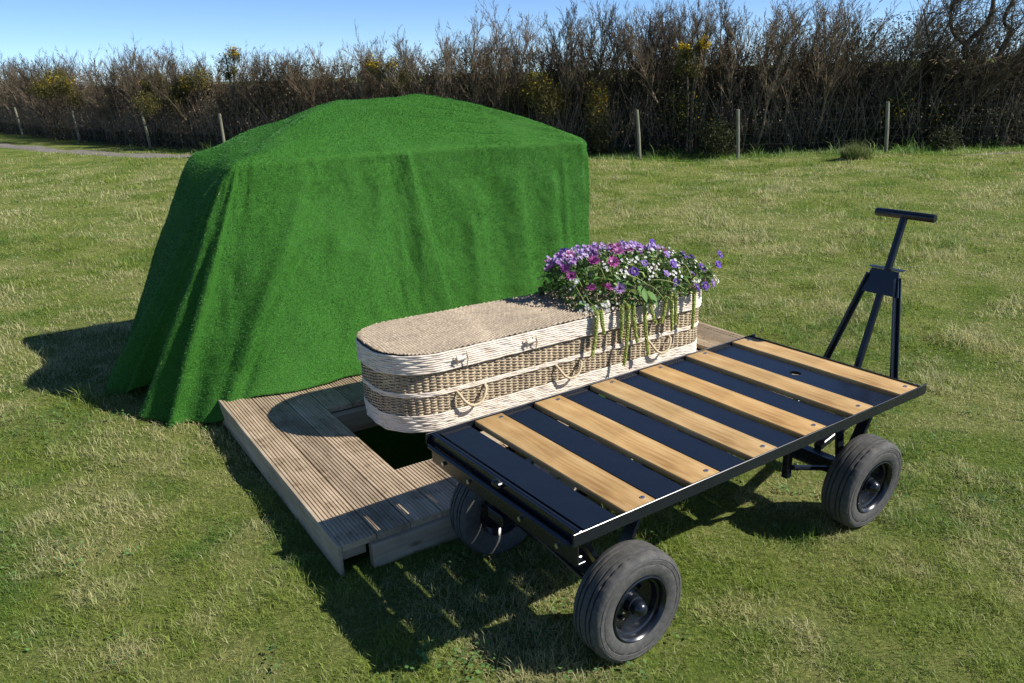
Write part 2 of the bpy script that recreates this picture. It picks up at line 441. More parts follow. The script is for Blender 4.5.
# ---- grass blades
def in_rect(x, y, x0, x1, y0, y1):
    a, b = deck_inv(x, y); return (a > x0) & (a < x1) & (b > y0) & (b < y1)
def grass_color(x, y, n):
    p = fbm(x*1.5+3, y*1.5, 31, 5); p2 = fbm(x*6, y*6, 41, 3); p3 = fbm(x*.28, y*.28+9, 51, 3)
    straw = np.clip((p-.47)*5.5+(p2-.5)*2.6+(p3-.5)*1.2+rng.normal(0, .28, n)+.20+.16*np.clip((np.hypot(x, y)-4.5)/4, 0, 1)+.5*np.clip(fbm(x*.8+40, y*.8, 67, 3)-.5, -.3, .3), 0, 1)
    lush = np.clip((fbm(x*2.3-5, y*2.3+8, 61, 4)-.50)*7+rng.normal(0, .2, n), 0, 1)
    g = np.array([.245,.32,.055]); l = np.array([.135,.24,.040]); s = np.array([.56,.52,.26])
    C = g*(1-lush[:,None])+l*lush[:,None]
    C = C*(1-straw[:,None]*.85)+s*(straw[:,None]*.85)
    dead = rng.random(n) < .05
    C[dead] = np.array([.46,.43,.25])
    return C*rng.uniform(.75, 1.25, (n,1))
def make_blades(x, y, L, W, lean, C, name, mat, z0=None, parent=None):
    n = len(x); th = rng.uniform(0, 2*PI, n); ph = th+rng.normal(0, .5, n)
    z = (ground_h(x, y) if z0 is None else z0)-.006
    # two bends: base, mid, tip
    up = np.cos(lean); ho = np.sin(lean)
    dx, dy = np.cos(th), np.sin(th); sx, sy = -np.sin(ph), np.cos(ph)
    mx = x+dx*ho*L*.45; my = y+dy*ho*L*.45; mz = z+up*L*.6
    tl = lean+rng.uniform(.1, .7, n)
    tx = mx+dx*np.sin(tl)*L*.55; ty = my+dy*np.sin(tl)*L*.55; tz = mz+np.cos(tl)*L*.45
    tz = np.maximum(tz, z+.008)
    w = W/2
    V = np.empty((n, 5, 3), np.float32)
    V[:,0] = np.stack([x-sx*w, y-sy*w, z], 1); V[:,1] = np.stack([x+sx*w, y+sy*w, z], 1)
    V[:,2] = np.stack([mx+sx*w*.8, my+sy*w*.8, mz], 1); V[:,3] = np.stack([mx-sx*w*.8, my-sy*w*.8, mz], 1)
    V[:,4] = np.stack([tx, ty, tz], 1)
    b = (np.arange(n)*5)[:,None]
    F = np.concatenate([b+np.array([0,1,2]), b+np.array([0,2,3]), b+np.array([3,2,4])], 0)
    col = np.repeat(C, 5, 0)
    return np_obj(name, V.reshape(-1, 3), F, mat, parent, col)
def build_grass():
    NB = 900000
    # radial sampling: constant density inside 3.2 m, falling with the square beyond
    r0, r1, R = 1.2, 3.2, 27.0
    a1 = (r1**2-r0**2)/2; a2 = r1**2*math.log(R/r1); u = rng.random(NB)*(a1+a2)
    r = np.where(u < a1, np.sqrt(np.minimum(r0**2+2*u, r1**2)), r1*np.exp(np.maximum(u-a1, 0)/r1**2))
    th = rng.uniform(-.78, .78, NB); x = r*np.sin(th); y = r*np.cos(th)
    # keep clear of the platform, the pit, the turfed heap and the path
    keep = ~in_rect(x, y, -.0, 3.24, .0, 1.8) & ~in_rect(x, y, .3, 3.1, 1.7, 3.6)
    for (px, py), hw in PATHS:
        d = np.min(np.hypot(x[:,None]-px[None,::3], y[:,None]-py[None,::3]), 1) if len(px) < 400 else 9
        keep &= (d > hw*.55) | (rng.random(NB) < (.18 if hw > .5 else .5))
    # behind the hedge foot
    hy = np.interp(x, HL[:,0], HL[:,1]); keep &= y < hy+.5
    x, y, r = x[keep], y[keep], r[keep]; n = len(x)
    tuft = fbm(x*2.2, y*2.2, 71, 4)
    k = np.clip(r/3.2, 1, 6)
    tuft = .55*tuft+.45*fbm(x*6.5, y*6.5, 23, 2)
    L = (.021+.028*np.clip((tuft-.42)*3.2, 0, 1))*rng.uniform(.55, 1.6, n)*(1+.12*(k-1))
    L *= 1+1.5*np.clip((fbm(x*1.9+11, y*1.9, 87, 3)-.55)*5, 0, 1)*np.clip((r-3.5)/3, 0, 1)
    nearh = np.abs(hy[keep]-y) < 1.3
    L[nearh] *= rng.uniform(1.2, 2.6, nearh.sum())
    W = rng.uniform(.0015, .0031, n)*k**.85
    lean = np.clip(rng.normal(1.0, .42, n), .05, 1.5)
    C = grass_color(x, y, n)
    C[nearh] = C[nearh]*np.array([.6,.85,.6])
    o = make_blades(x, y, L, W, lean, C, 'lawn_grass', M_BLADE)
    tag(o, 'short patchy green and straw coloured lawn grass all over the ground', 'grass', kind='stuff')
build_grass()

def build_weeds():
    m = 900; r = 1.4+5.6*rng.random(m)**.8; th = rng.uniform(-.75, .75, m); cx = r*np.sin(th); cy = r*np.cos(th)
    ok = (fbm(cx*1.1+7, cy*1.1, 83, 3) > .50) & ~in_rect(cx, cy, -.1, 3.3, -.1, 3.6); cx, cy = cx[ok], cy[ok]; m = len(cx)
    k = 9; x = np.repeat(cx, k)+rng.normal(0, .028, m*k); y = np.repeat(cy, k)+rng.normal(0, .028, m*k); z = ground_h(x, y)+rng.uniform(.012, .04, m*k); n = m*k
    a = rng.uniform(0, 2*PI, n); d = np.stack([np.cos(a), np.sin(a), rng.uniform(-.1, .45, n)], 1); e = np.stack([-np.sin(a), np.cos(a), rng.uniform(-.2, .2, n)], 1)
    L = rng.uniform(.008, .019, n)[:,None]; P = np.stack([x, y, z], 1)
    V = np.stack([P, P+d*L*.6+e*L*.42, P+d*L*1.15, P+d*L*.6-e*L*.42], 1).reshape(-1, 3); F = (np.arange(n)*4)[:,None]+np.array([0,1,2,3])
    C = np.repeat(np.array([[.11,.21,.06]])*rng.uniform(.6, 1.5, (n,1)), 4, 0)
    tag(np_obj('lawn_weeds', V, F, M_LEAF, None, C), 'small round leaved weeds scattered low among the lawn grass', 'weeds', kind='stuff')
build_weeds()

# a taller tussock out in the lawn on the right
def tussock(px_xy, rad, h, n, label):
    cx, cy = px_xy; a = rng.uniform(0, 2*PI, n); rr = rad*np.sqrt(rng.random(n))
    x = rr*np.cos(a); y = rr*np.sin(a)*.7
    root = empty('grass_tussock', (cx, cy, float(ground_h(cx, cy))))
    C = np.array([.12,.18,.045])*rng.uniform(.6, 1.8, (n,1)); dry = rng.random(n) < .3; C[dry] = np.array([.3,.27,.13])
    o = make_blades(x, y, h*rng.uniform(.6, 1.2, n)*(1-.5*rr/rad), np.full(n, .008), np.clip(rng.normal(.4, .3, n), 0, 1.3), C, 'grass_blades', M_BLADE, z0=np.zeros(n), parent=root)
    tag(root, label, 'grass tussock')
tussock((6.9,16.2), .30, .42, 1300, 'tall grassy tussock standing proud of the lawn in front of the right hand fence posts')

# ---- shrubs of the hedge
def twig_mesh(name, seed, height=2.9, stems=9, spread=.8, mat=M_BARK, dens=1.0, lean=0.0):
    rd = random.Random(seed); segs = []       # (p, q, r0, r1)
    def grow(p, d, L, r, lvl):
        n = 5 if lvl == 0 else 3
        pts = [p]; dirs = [d]
        for i in range(n):
            wob = Vector((rd.gauss(0,1), rd.gauss(0,1), rd.gauss(0,.6)))*(.13 if lvl == 0 else .22)
            d = (d+wob+Vector((lean*.06, 0, (.05,.22,.15,.08)[lvl]))).normalized(); p = p+d*(L/n); pts.append(p); dirs.append(d)
        for i in range(n): segs.append((pts[i], pts[i+1], r*(1-.75*i/n), r*(1-.75*(i+1)/n)))
        if lvl >= 3: return
        kids = int([18, 8, 5][lvl]*dens)
        for k in range(kids):
            t = rd.uniform(.15 if lvl == 0 else .05, 1.0)**(.7 if lvl == 0 else 1); f = t*n; i = min(int(f), n-1); q = pts[i].lerp(pts[i+1], f-i)
            ax = dirs[i+1].orthogonal().normalized(); ax.rotate(Quaternion(dirs[i+1], rd.uniform(0, 2*PI)))
            nd = (dirs[i+1]*math.cos(rd.uniform(.25, .6)) + ax*math.sin(rd.uniform(.25, .62))).normalized()
            grow(q, nd, L*rd.uniform(.22, .40)*(1.15-.45*t), r*(1-.7*t)*.55, lvl+1)
    for s in range(stems):
        a = rd.uniform(0, 2*PI); rr = spread*math.sqrt(rd.random())
        d = Vector((math.cos(a)*.18+lean*.22, math.sin(a)*.14, 1)).normalized()
        grow(Vector((rr*math.cos(a), rr*math.sin(a)*.6, 0)), d, height*rd.uniform(.72, .92), rd.uniform(.020, .038), 0)
    S = len(segs)
    P = np.array([s[0][:] for s in segs]); Q = np.array([s[1][:] for s in segs]); r0 = np.maximum(np.array([s[2] for s in segs]), .0026); r1 = np.maximum(np.array([s[3] for s in segs]), .0018)
    D = Q-P; D /= np.linalg.norm(D, axis=1)[:,None]+1e-9
    ref = np.where(np.abs(D[:,2:3]) > .9, np.array([[1.,0,0]]), np.array([[0,0,1.]]))
    A = np.cross(D, ref); A /= np.linalg.norm(A, axis=1)[:,None]; B = np.cross(D, A)
    V = np.empty((S, 6, 3))
    for k in range(3):
        th = 2*PI*k/3; o = A*math.cos(th)+B*math.sin(th); V[:,k] = P+o*r0[:,None]; V[:,3+k] = Q+o*r1[:,None]
    b = (np.arange(S)*6)[:,None]
    F = np.concatenate([b+np.array([k, (k+1)%3, 3+(k+1)%3, 3+k]) for k in range(3)], 0)
    me = bpy.data.meshes.new(name); fast_mesh(me, V.reshape(-1,3), F); me.materials.append(mat)
    return me
vary(M_BARK)
SHR = [twig_mesh('bare_shrub', 11+i, dens=1.0, stems=6+i%3, lean=[0,.2,.5,.95,.1][i]) for i in range(5)]
def add_shrub(x, y, z, sc, rz, me, label, group):
    o = bpy.data.objects.new('bare_shrub', me); COL.objects.link(o); o.location = (x, y, z); o.rotation_euler = (0,0,rz); o.scale = sc
    tag(o, label, 'shrub', group)
def hedge_rows():
    s = 14.0; k = 0
    while s < HS[-1]-9:
        for row, off in enumerate((.55, 1.5)):
            ss = s+(row*.35)+random.uniform(-.15, .15); x, y = hline(ss, off+random.uniform(-.2, .2)); x = float(x); y = float(y)
            az = x/y
            left = az < -.33
            top = 3.06+.12*math.sin(ss*1.1)+random.uniform(-.15, .15)
            if az < -.42: top -= .05
            elif az < -.22: top -= .42
            elif az < -.05: top -= .30
            if az > .0: top += .22
            if az > .2: top += .15
            if az > .49: top -= .75
            if row: top *= random.uniform(.62, .92)
            elif random.random() < .25: top *= random.uniform(.8, .93)
            hz = .25; sc = (top-hz)/2.85
            s_skip = (-.58 < az < -.46 and (row or random.random() < .35)) or (az > .49 and not row and random.random() < .5)
            if not s_skip:
                me = SHR[random.randrange(5)] if az < .42 else SHR[random.choice((2,3,3))]
                if az < .42 and me is SHR[3]: me = SHR[1]
                rz = random.uniform(-.7, .7) if az > .3 else random.uniform(0, 2*PI)
                if az < -.36: lab, gr = 'leafless grey brown shrub of the hedge left of the green turfed heap', 'bare shrubs at the left of the hedge'
                elif az < .1: lab, gr = 'leafless brown shrub of the hedge directly behind the green turfed heap', 'bare shrubs behind the green heap'
                elif az < .42: lab, gr = 'leafless dark brown upright shrub of the hedge behind the flowers and trolley', 'bare shrubs right of the green heap'
                else: lab, gr = 'leafless dark shrub leaning right at the far right of the hedge', 'leaning shrubs at the right end of the hedge'
                add_shrub(x, y, hz*.5, (sc*random.uniform(.95, 1.25), sc, sc*random.uniform(.92, 1.05)), rz, me, lab, gr)
        s += .56*(1+.35*max(0, (y-20)/10))
        k += 1
hedge_rows()

# ---- undergrowth: brambles, dead stems and ivy at the foot of the hedge
def leaf_cloud(P, size, C, aspect=.6, nrm_up=.3):
    n = len(P); d = rng.normal(0, 1, (n,3)); d /= np.linalg.norm(d, axis=1)[:,None]
    e = np.cross(d, rng.normal(0, 1, (n,3))); e /= np.linalg.norm(e, axis=1)[:,None]
    s = (size*rng.uniform(.6, 1.4, n))[:,None]
    V = np.stack([P-d*s*.5, P+e*s*aspect*.5, P+d*s*.5, P-e*s*aspect*.5], 1)
    F = (np.arange(n)*4)[:,None]+np.array([0,1,2,3])
    return V.reshape(-1,3), F, np.repeat(C, 4, 0)
def build_undergrowth():
    n = 300000; s = rng.uniform(12, HS[-1]-7, n); s = np.where(rng.random(n) < .3, s, s)
    topn = 1.55+.9*fbm(s*.7, s*0, 91, 4)+.15*(hline(s)[0] < -11)+.3*(hline(s)[0] > -2)+.3*np.clip((hline(s)[0]-7)/1.5, 0, 1); off = rng.uniform(-.35, 1.3, n)
    h = rng.random(n)**.85
    prof = np.clip((off+.55)/.8, .25, 1)
    z = h*topn*prof; x, y = hline(s, off+.1*rng.normal(size=n))
    P = np.stack([x, y, z], 1)
    base = np.where((fbm(s*1.3, z*2, 95, 3) > .52)[:,None], np.array([[.11,.085,.055]]), np.array([[.045,.05,.022]]))
    dry = (x < -8) | (rng.random(n) < .25); base = np.where((dry & (z > .45))[:,None], np.array([[.20,.155,.10]]), base)
    C = base*rng.uniform(.5, 1.5, (n,1))
    V, F, CC = leaf_cloud(P, np.full(n, .055), C, .45)
    root = np_obj('hedge_undergrowth', V, F, M_LEAF, None, CC)
    tag(root, 'dark tangle of brambles, ivy and dead stems filling the foot of the hedge', 'undergrowth', kind='stuff')
    # thin canes
    m = 9000; s = rng.uniform(12, HS[-1]-7, m); x, y = hline(s, rng.uniform(-.35, 1.0, m)); z0 = rng.uniform(0, .6, m)
    L = rng.uniform(.4, 1.3, m); a = rng.normal(0, .35, (m,2))
    p = np.stack([x, y, z0], 1); q = p+np.stack([a[:,0]*L, a[:,1]*L*.5-.05, L], 1); w = .006
    side = np.stack([np.full(m, w), np.zeros(m), np.zeros(m)], 1)
    V = np.stack([p-side, p+side, q+side*.5, q-side*.5], 1).reshape(-1,3); F = (np.arange(m)*4)[:,None]+np.array([0,1,2,3])
    C = np.repeat(np.array([[.24,.19,.14]])*rng.uniform(.4, 1.3, (m,1)), 4, 0)
    o = np_obj('dead_canes', V, F, M_LEAF, root, C); tag(o, kind='stuff')
build_undergrowth()

# ---- gorse bushes with yellow flower
def gorse(px, top, wid, hgt, label, flower=.25, off=-.05, green=(.12,.105,.03)):
    _, x, y = hline_at_pixel_x(px, off); x = float(x); y = float(y)
    root = empty('gorse_bush', (x, y, 0)); cz = top-hgt/2
    n = int(8000*wid*hgt)+700
    d = rng.normal(0, 1, (n,3)); d /= np.linalg.norm(d, axis=1)[:,None]; rr = rng.random(n)**.45
    lob = .7+.5*fbm(d[:,0]*2.2+px, d[:,2]*2.2+d[:,1], 17, 3)
    nl = 5; lc = rng.normal(0, .38, (nl,3))*np.array([wid, wid*.5, hgt*.9]); li = rng.integers(0, nl, n)
    P = d*(rr*lob)[:,None]*np.array([wid/3.2, wid/4, hgt/2.6])*rng.uniform(.5, 1.35, (nl,1))[li]+lc[li]+rng.normal(0, .05, (n,3)); P[:,2] += cz; P = P[np.argsort(P[:,2])]; P[:,2] -= max(0, P[:,2].max()-top)
    n = len(P)
    C = np.array(green)*rng.uniform(.45, 1.7, (n,1))
    V, F, CC = leaf_cloud(P, np.full(n, .06), C, .25); np_obj('foliage', V, F, M_LEAF, root, CC)
    mb = MB()
    for k in range(4): mb.tube([(random.uniform(-.1,.1), .1, 0), (random.uniform(-.15,.15)*wid, .05, cz*.5), (random.uniform(-.3,.3)*wid, 0, cz)], [.03,.024,.012], 5)
    mb.build('stem', M_BARK2, root)
    k = (P[:,1] < .08) & (P[:,2] > cz-.2*hgt) & (fbm(P[:,0]*5, P[:,2]*5, int(px), 2) > .47) & (rng.random(n) < flower*.9)
    Q = P[k]*1.02
    if len(Q):
        V, F, CC = leaf_cloud(Q, np.full(len(Q), .042), np.array([.75,.52,.02])*rng.uniform(.6, 1.2, (len(Q),1)), .8); tag(np_obj('yellow_flowers', V, F, M_PETAL, root, CC), kind='stuff')
    tag(root, label, 'gorse bush')
gorse(22, 2.55, 2.6, 1.5, 'olive green gorse at the far left end of the hedge', .05)
gorse(128, 2.45, 1.5, 1.0, 'gorse bush with yellow flowers above the second fence post from the left', .07)
gorse(192, 2.2, .9, .7, 'small patch of yellow gorse left of the top of the green heap', .10)
gorse(228, 2.3, 1.2, .9, 'yellow flowering gorse bush just above the left slope of the green heap', .10)
gorse(268, 2.75, .5, .45, 'dark gorse sprig with yellow tips sticking up over the hedge top', .3)
gorse(408, 2.35, .55, .5, 'yellow green gorse clump in the hedge right above the heap top', .3)
gorse(545, 1.95, 1.3, 1.0, 'gorse bush with a few yellow flowers above the right corner of the green heap', .12)
gorse(606, 1.75, .8, 1.2, 'dark green gorse just right of the green heap beside the fence post', .10)
gorse(683, 2.45, .62, .42, 'bright yellow flowering gorse clump high in the hedge', .95, off=-.35)
gorse(690, 1.6, 1.6, 1.3, 'dark evergreen gorse mass between the two middle fence posts', .06, green=(.045,.055,.018))
gorse(905, 1.3, 1.6, 1.1, 'low dark gorse with scattered yellow flowers right of the right hand fence post', .10, off=-.15, green=(.045,.05,.018))

# ---- the twisted windswept tree at the far right
def gnarled_tree():
    Yp = 18.0
    def W(px, py):
        c, s = math.cos(CAM_PITCH), math.sin(CAM_PITCH); cr, sr = math.cos(CAM_ROLL), math.sin(CAM_ROLL)
        mx, my = px-512, py-341.5; mx, my = cr*mx+sr*my, -sr*mx+cr*my
        dx, dy = mx/CAM_F, -my/CAM_F; r = Vector((dx, c+dy*s, -s+dy*c)); return Vector((0,0,CAM_H))+r*(Yp/r.y)
    base = W(992, 140); base.z = 0
    root = empty('twisted_tree', (base.x, Yp, 0)); o = Vector((base.x, Yp, 0))
    limbs = [([(985,150),(988,95),(970,62),(966,45),(988,18),(992,-25)], .11, -.1), ([(988,95),(1002,68),(1000,58),(1014,32),(1006,18),(1030,-18)], .09, .1),
             ([(1001,62),(1024,66),(1045,60),(1070,30),(1085,-20)], .08, .25), ([(1000,150),(1006,110),(1001,62)], .10, .05), ([(966,45),(948,30),(945,5),(955,-30)], .05, -.3), ([(970,62),(950,72),(925,50),(915,10)], .045, -.25)]
    mb = MB(); tw = MB(); rd = random.Random(5)
    def spline(P, n=6):
        out = []
        for i in range(len(P)-1):
            p0 = P[max(i-1,0)]; p1 = P[i]; p2 = P[i+1]; p3 = P[min(i+2, len(P)-1)]
            for k in range(n):
                t = k/n; out.append(.5*((2*p1)+(p2-p0)*t+(2*p0-5*p1+4*p2-p3)*t*t+(3*p1-p0-3*p2+p3)*t**3))
        out.append(P[-1]); return out
    for pts, r, dep in limbs:
        P = [W(*p)-o for p in pts]; P[0].z = max(P[0].z, 0)
        for i, p in enumerate(P): p.y += dep*i/len(P)*2+rd.uniform(-.1, .1)*(i > 0)
        S = spline(P); n = len(S); rad = [r*(1-.7*i/n)*rd.uniform(.85, 1.15) for i in range(n)]
        mb.tube(S, rad, 7)
        for k in range(46):
            i = rd.randrange(n//4, n-1); q = S[i]; d = (Vector((rd.gauss(.25,.6), rd.gauss(0,.6), rd.gauss(.5,.5)))).normalized(); L = rd.uniform(.3, 1.0); T = [q]
            for j in range(4): d = (d+Vector((rd.gauss(.05,.3), rd.gauss(0,.3), rd.gauss(.1,.25)))).normalized(); T.append(T[-1]+d*L/4)
            tw.tube(T, [.013,.01,.008,.006,.004], 3, cap=False)
            for m_ in range(5):
                j = rd.randrange(1, 5); q2 = T[j]; d2 = (d+Vector((rd.gauss(.1,.6), rd.gauss(0,.6), rd.gauss(.2,.5)))).normalized()
                q3 = q2+d2*rd.uniform(.15,.3); q4 = q3+(d2+Vector((rd.gauss(0,.4),0,rd.gauss(.1,.3))))*rd.uniform(.1,.25); tw.tube([q2, q3, q4], [.006,.005,.003], 3, cap=False)
    mb.build('trunk', M_BARK2, root, smooth=True); tw.build('twigs', M_BARK, root)
    tag(root, 'gnarled leafless tree with thick twisted limbs at the far right edge', 'tree')
gnarled_tree()

# ---- fences
def wire_fence(posts, label):
    x0, y0, _, _ = posts[0]; root = empty('wire_fence', (x0, y0, 0)); o = Vector((x0, y0, 0)); tops = []
    for (x, y, h, tilt) in posts:
        g = float(ground_h(x, y)); mb = MB(); r = .038; dx = tilt
        prof = []
        mb.tube([Vector((x, y, g-.3))-o, Vector((x+dx*.5, y, g+h*.5))-o, Vector((x+dx, y, g+h))-o], [r*1.05, r, r*.95], 10)
        mb.build('fence_post', M_POST, root, smooth='auto'); tops.append((x, y, g, h, dx))
    wb = MB()
    for f in (.12, .3, .5, .72, .93):
        for a, b in zip(tops[:-1], tops[1:]):
            p = Vector((a[0]+a[4]*f, a[1]-.055, a[2]+a[3]*f))-o; q = Vector((b[0]+b[4]*f, b[1]-.055, b[2]+b[3]*f))-o; m_ = (p+q)/2-Vector((0,0,.03)); wb.tube([p, m_, q], .0009, 4, cap=False)
    for a, b in zip(tops[:-1], tops[1:]):
        L = math.hypot(b[0]-a[0], b[1]-a[1]); n = int(L/.3)
        for i in range(1, n):
            t = i/n; x = a[0]*(1-t)+b[0]*t; y = a[1]*(1-t)+b[1]*t-.055; z = a[2]*(1-t)+b[2]*t; wb.tube([Vector((x,y,z+.1))-o, Vector((x,y,z+.9))-o], .0009, 3, cap=False)
    wb.build('wire_mesh', M_WIRE, root); tag(root, label, 'fence')
wire_fence([(-27.5,40.6,1.1,.0),(-18.4,31.9,1.08,-.1),(-14.2,27.8,1.03,-.05),(-10.45,24.5,1.05,-.12),(-7.4,21.9,1.05,-.03),(-4.0,20.2,1.05,0.)], 'wire fence on round wooden posts at the foot of the hedge left of the heap')
wire_fence([(-.6,18.9,1.05,0),(2.93,17.95,1.04,-.10),(4.92,17.42,1.02,-.07),(7.98,17.25,1.03,-.09),(11.6,16.9,1.05,0),(15.4,16.5,1.05,0)], 'wire fence on wooden posts at the foot of the hedge right of the heap')
# ================================================================== PLATFORM ROUND THE GRAVE
def build_platform():
    root = empty('timber_platform', (*DECK_O, 0), DECK_YAW); BW = .1495; N_ = 9
    L = 3.239; zt = DECK_Z; th = .03
    mb = MB()
    def board(x0, x1, y0, y1, ribs, tilt=0.0):
        prof = [(x0+.002, zt-th), (x0+.002, zt-.003)]
        w = (x1-x0-.004)/ribs
        for k in range(ribs):
            a = x0+.002+k*w
            prof += [(a+w*.14, zt-.0005), (a+w*.60, zt), (a+w*.72, zt-.0045), (a+w*.98, zt-.0045)]
        prof += [(x1-.002, zt-.003), (x1-.002, zt-th)]
        n = len(prof); V = [(x, y0, z+tilt) for x, z in prof]+[(x, y1, z+tilt) for x, z in prof]
        F = [(i, i+1, n+i+1, n+i) for i in range(n-1)]+[tuple(range(n-1,-1,-1)), tuple(range(n, 2*n)), (0, n, 2*n-1, n-1)]
        F = [f[::-1] for f in F]
        mb.add(V, F)
    x = .022; i = 0
    xs = []
    while x < L-.03:
        x1 = min(x+BW, L-.022); xs.append((x, x1)); x = x1
    for i, (a, b) in enumerate(xs):
        j0 = random.uniform(-.004, .004); j1 = random.uniform(-.004, .004); tl = random.uniform(-.0007, .0007)
        rb = max(2, int(round((b-a)/.0162)))
        if b <= GX0+.03 or a >= GX1-.03: board(a, b, .0+j0, 2.0, rb, tl)
        else: board(a, b, .0+j0, GY0-.01, rb, tl); board(a, b, GY1+.01, 2.0, rb, tl)
    mb.build('deck_boards', M_DECK, root)
    # side fascias (run along the boards), deeper than the decking, left one sticks out at the front
    m = MB(); m.box((.014, 1.0, .074), (.018, 2.0, .136), bev=.003); m.build('fascia', M_DECKS, root)
    m = MB(); m.box((L-.010, 1.0, .062), (.022, 2.0, .155), bev=.003); m.build('fascia', M_DECKS, root)
    # front beam, set in under the boards
    m = MB(); m.box(((.14+L-.03)/2, .0, .056), (L-.17, .045, .112), bev=.004); m.build('beam', M_DECKF, root)
    m = MB(); m.box((.08, .06, .08), (.115, .04, .06), bev=.003); m.build('beam', M_DECKF, root)
    # joists round the opening
    m = MB()
    m.box(((GX0+GX1)/2, GY0+.02, .062), (GX1-GX0+.08, .06, .098), bev=.003); m.build('joist', M_DECKF, root)
    m = MB(); m.box(((GX0+GX1)/2, GY1-.02, .050), (GX1-GX0+.08, .06, .122), bev=.003); m.build('joist', M_DECKF, root)
    m = MB(); m.box((GX0-.035, (GY0+GY1)/2, .055), (.06, GY1-GY0-.11, .112), bev=.003); m.build('joist', M_DECKS, root)
    m = MB(); m.box((GX1+.035, (GY0+GY1)/2, .055), (.06, GY1-GY0-.11, .112), bev=.003); m.build('joist', M_DECKS, root)
    tag(root, 'ribbed brown timber platform framing the open grave under the coffin', 'platform')
    where = ['under the rounded head end of the coffin', 'under the middle of the coffin', 'under the flower covered end of the coffin']
    for k, x in enumerate((.98, 1.6, 2.3)):
        m = MB(); m.box((0, 0, 0), (.10, 1.08, .024), bev=.003)
        o = m.build('timber_bearer', M_DECKS); X, Y = deck_w(x, .92); o.location = (X, Y, DECK_Z+.0135); o.rotation_euler = (0,0,DECK_YAW)
        tag(o, 'flat timber bearer laid across the grave '+where[k], 'bearer', 'bearers across the grave')
build_platform()

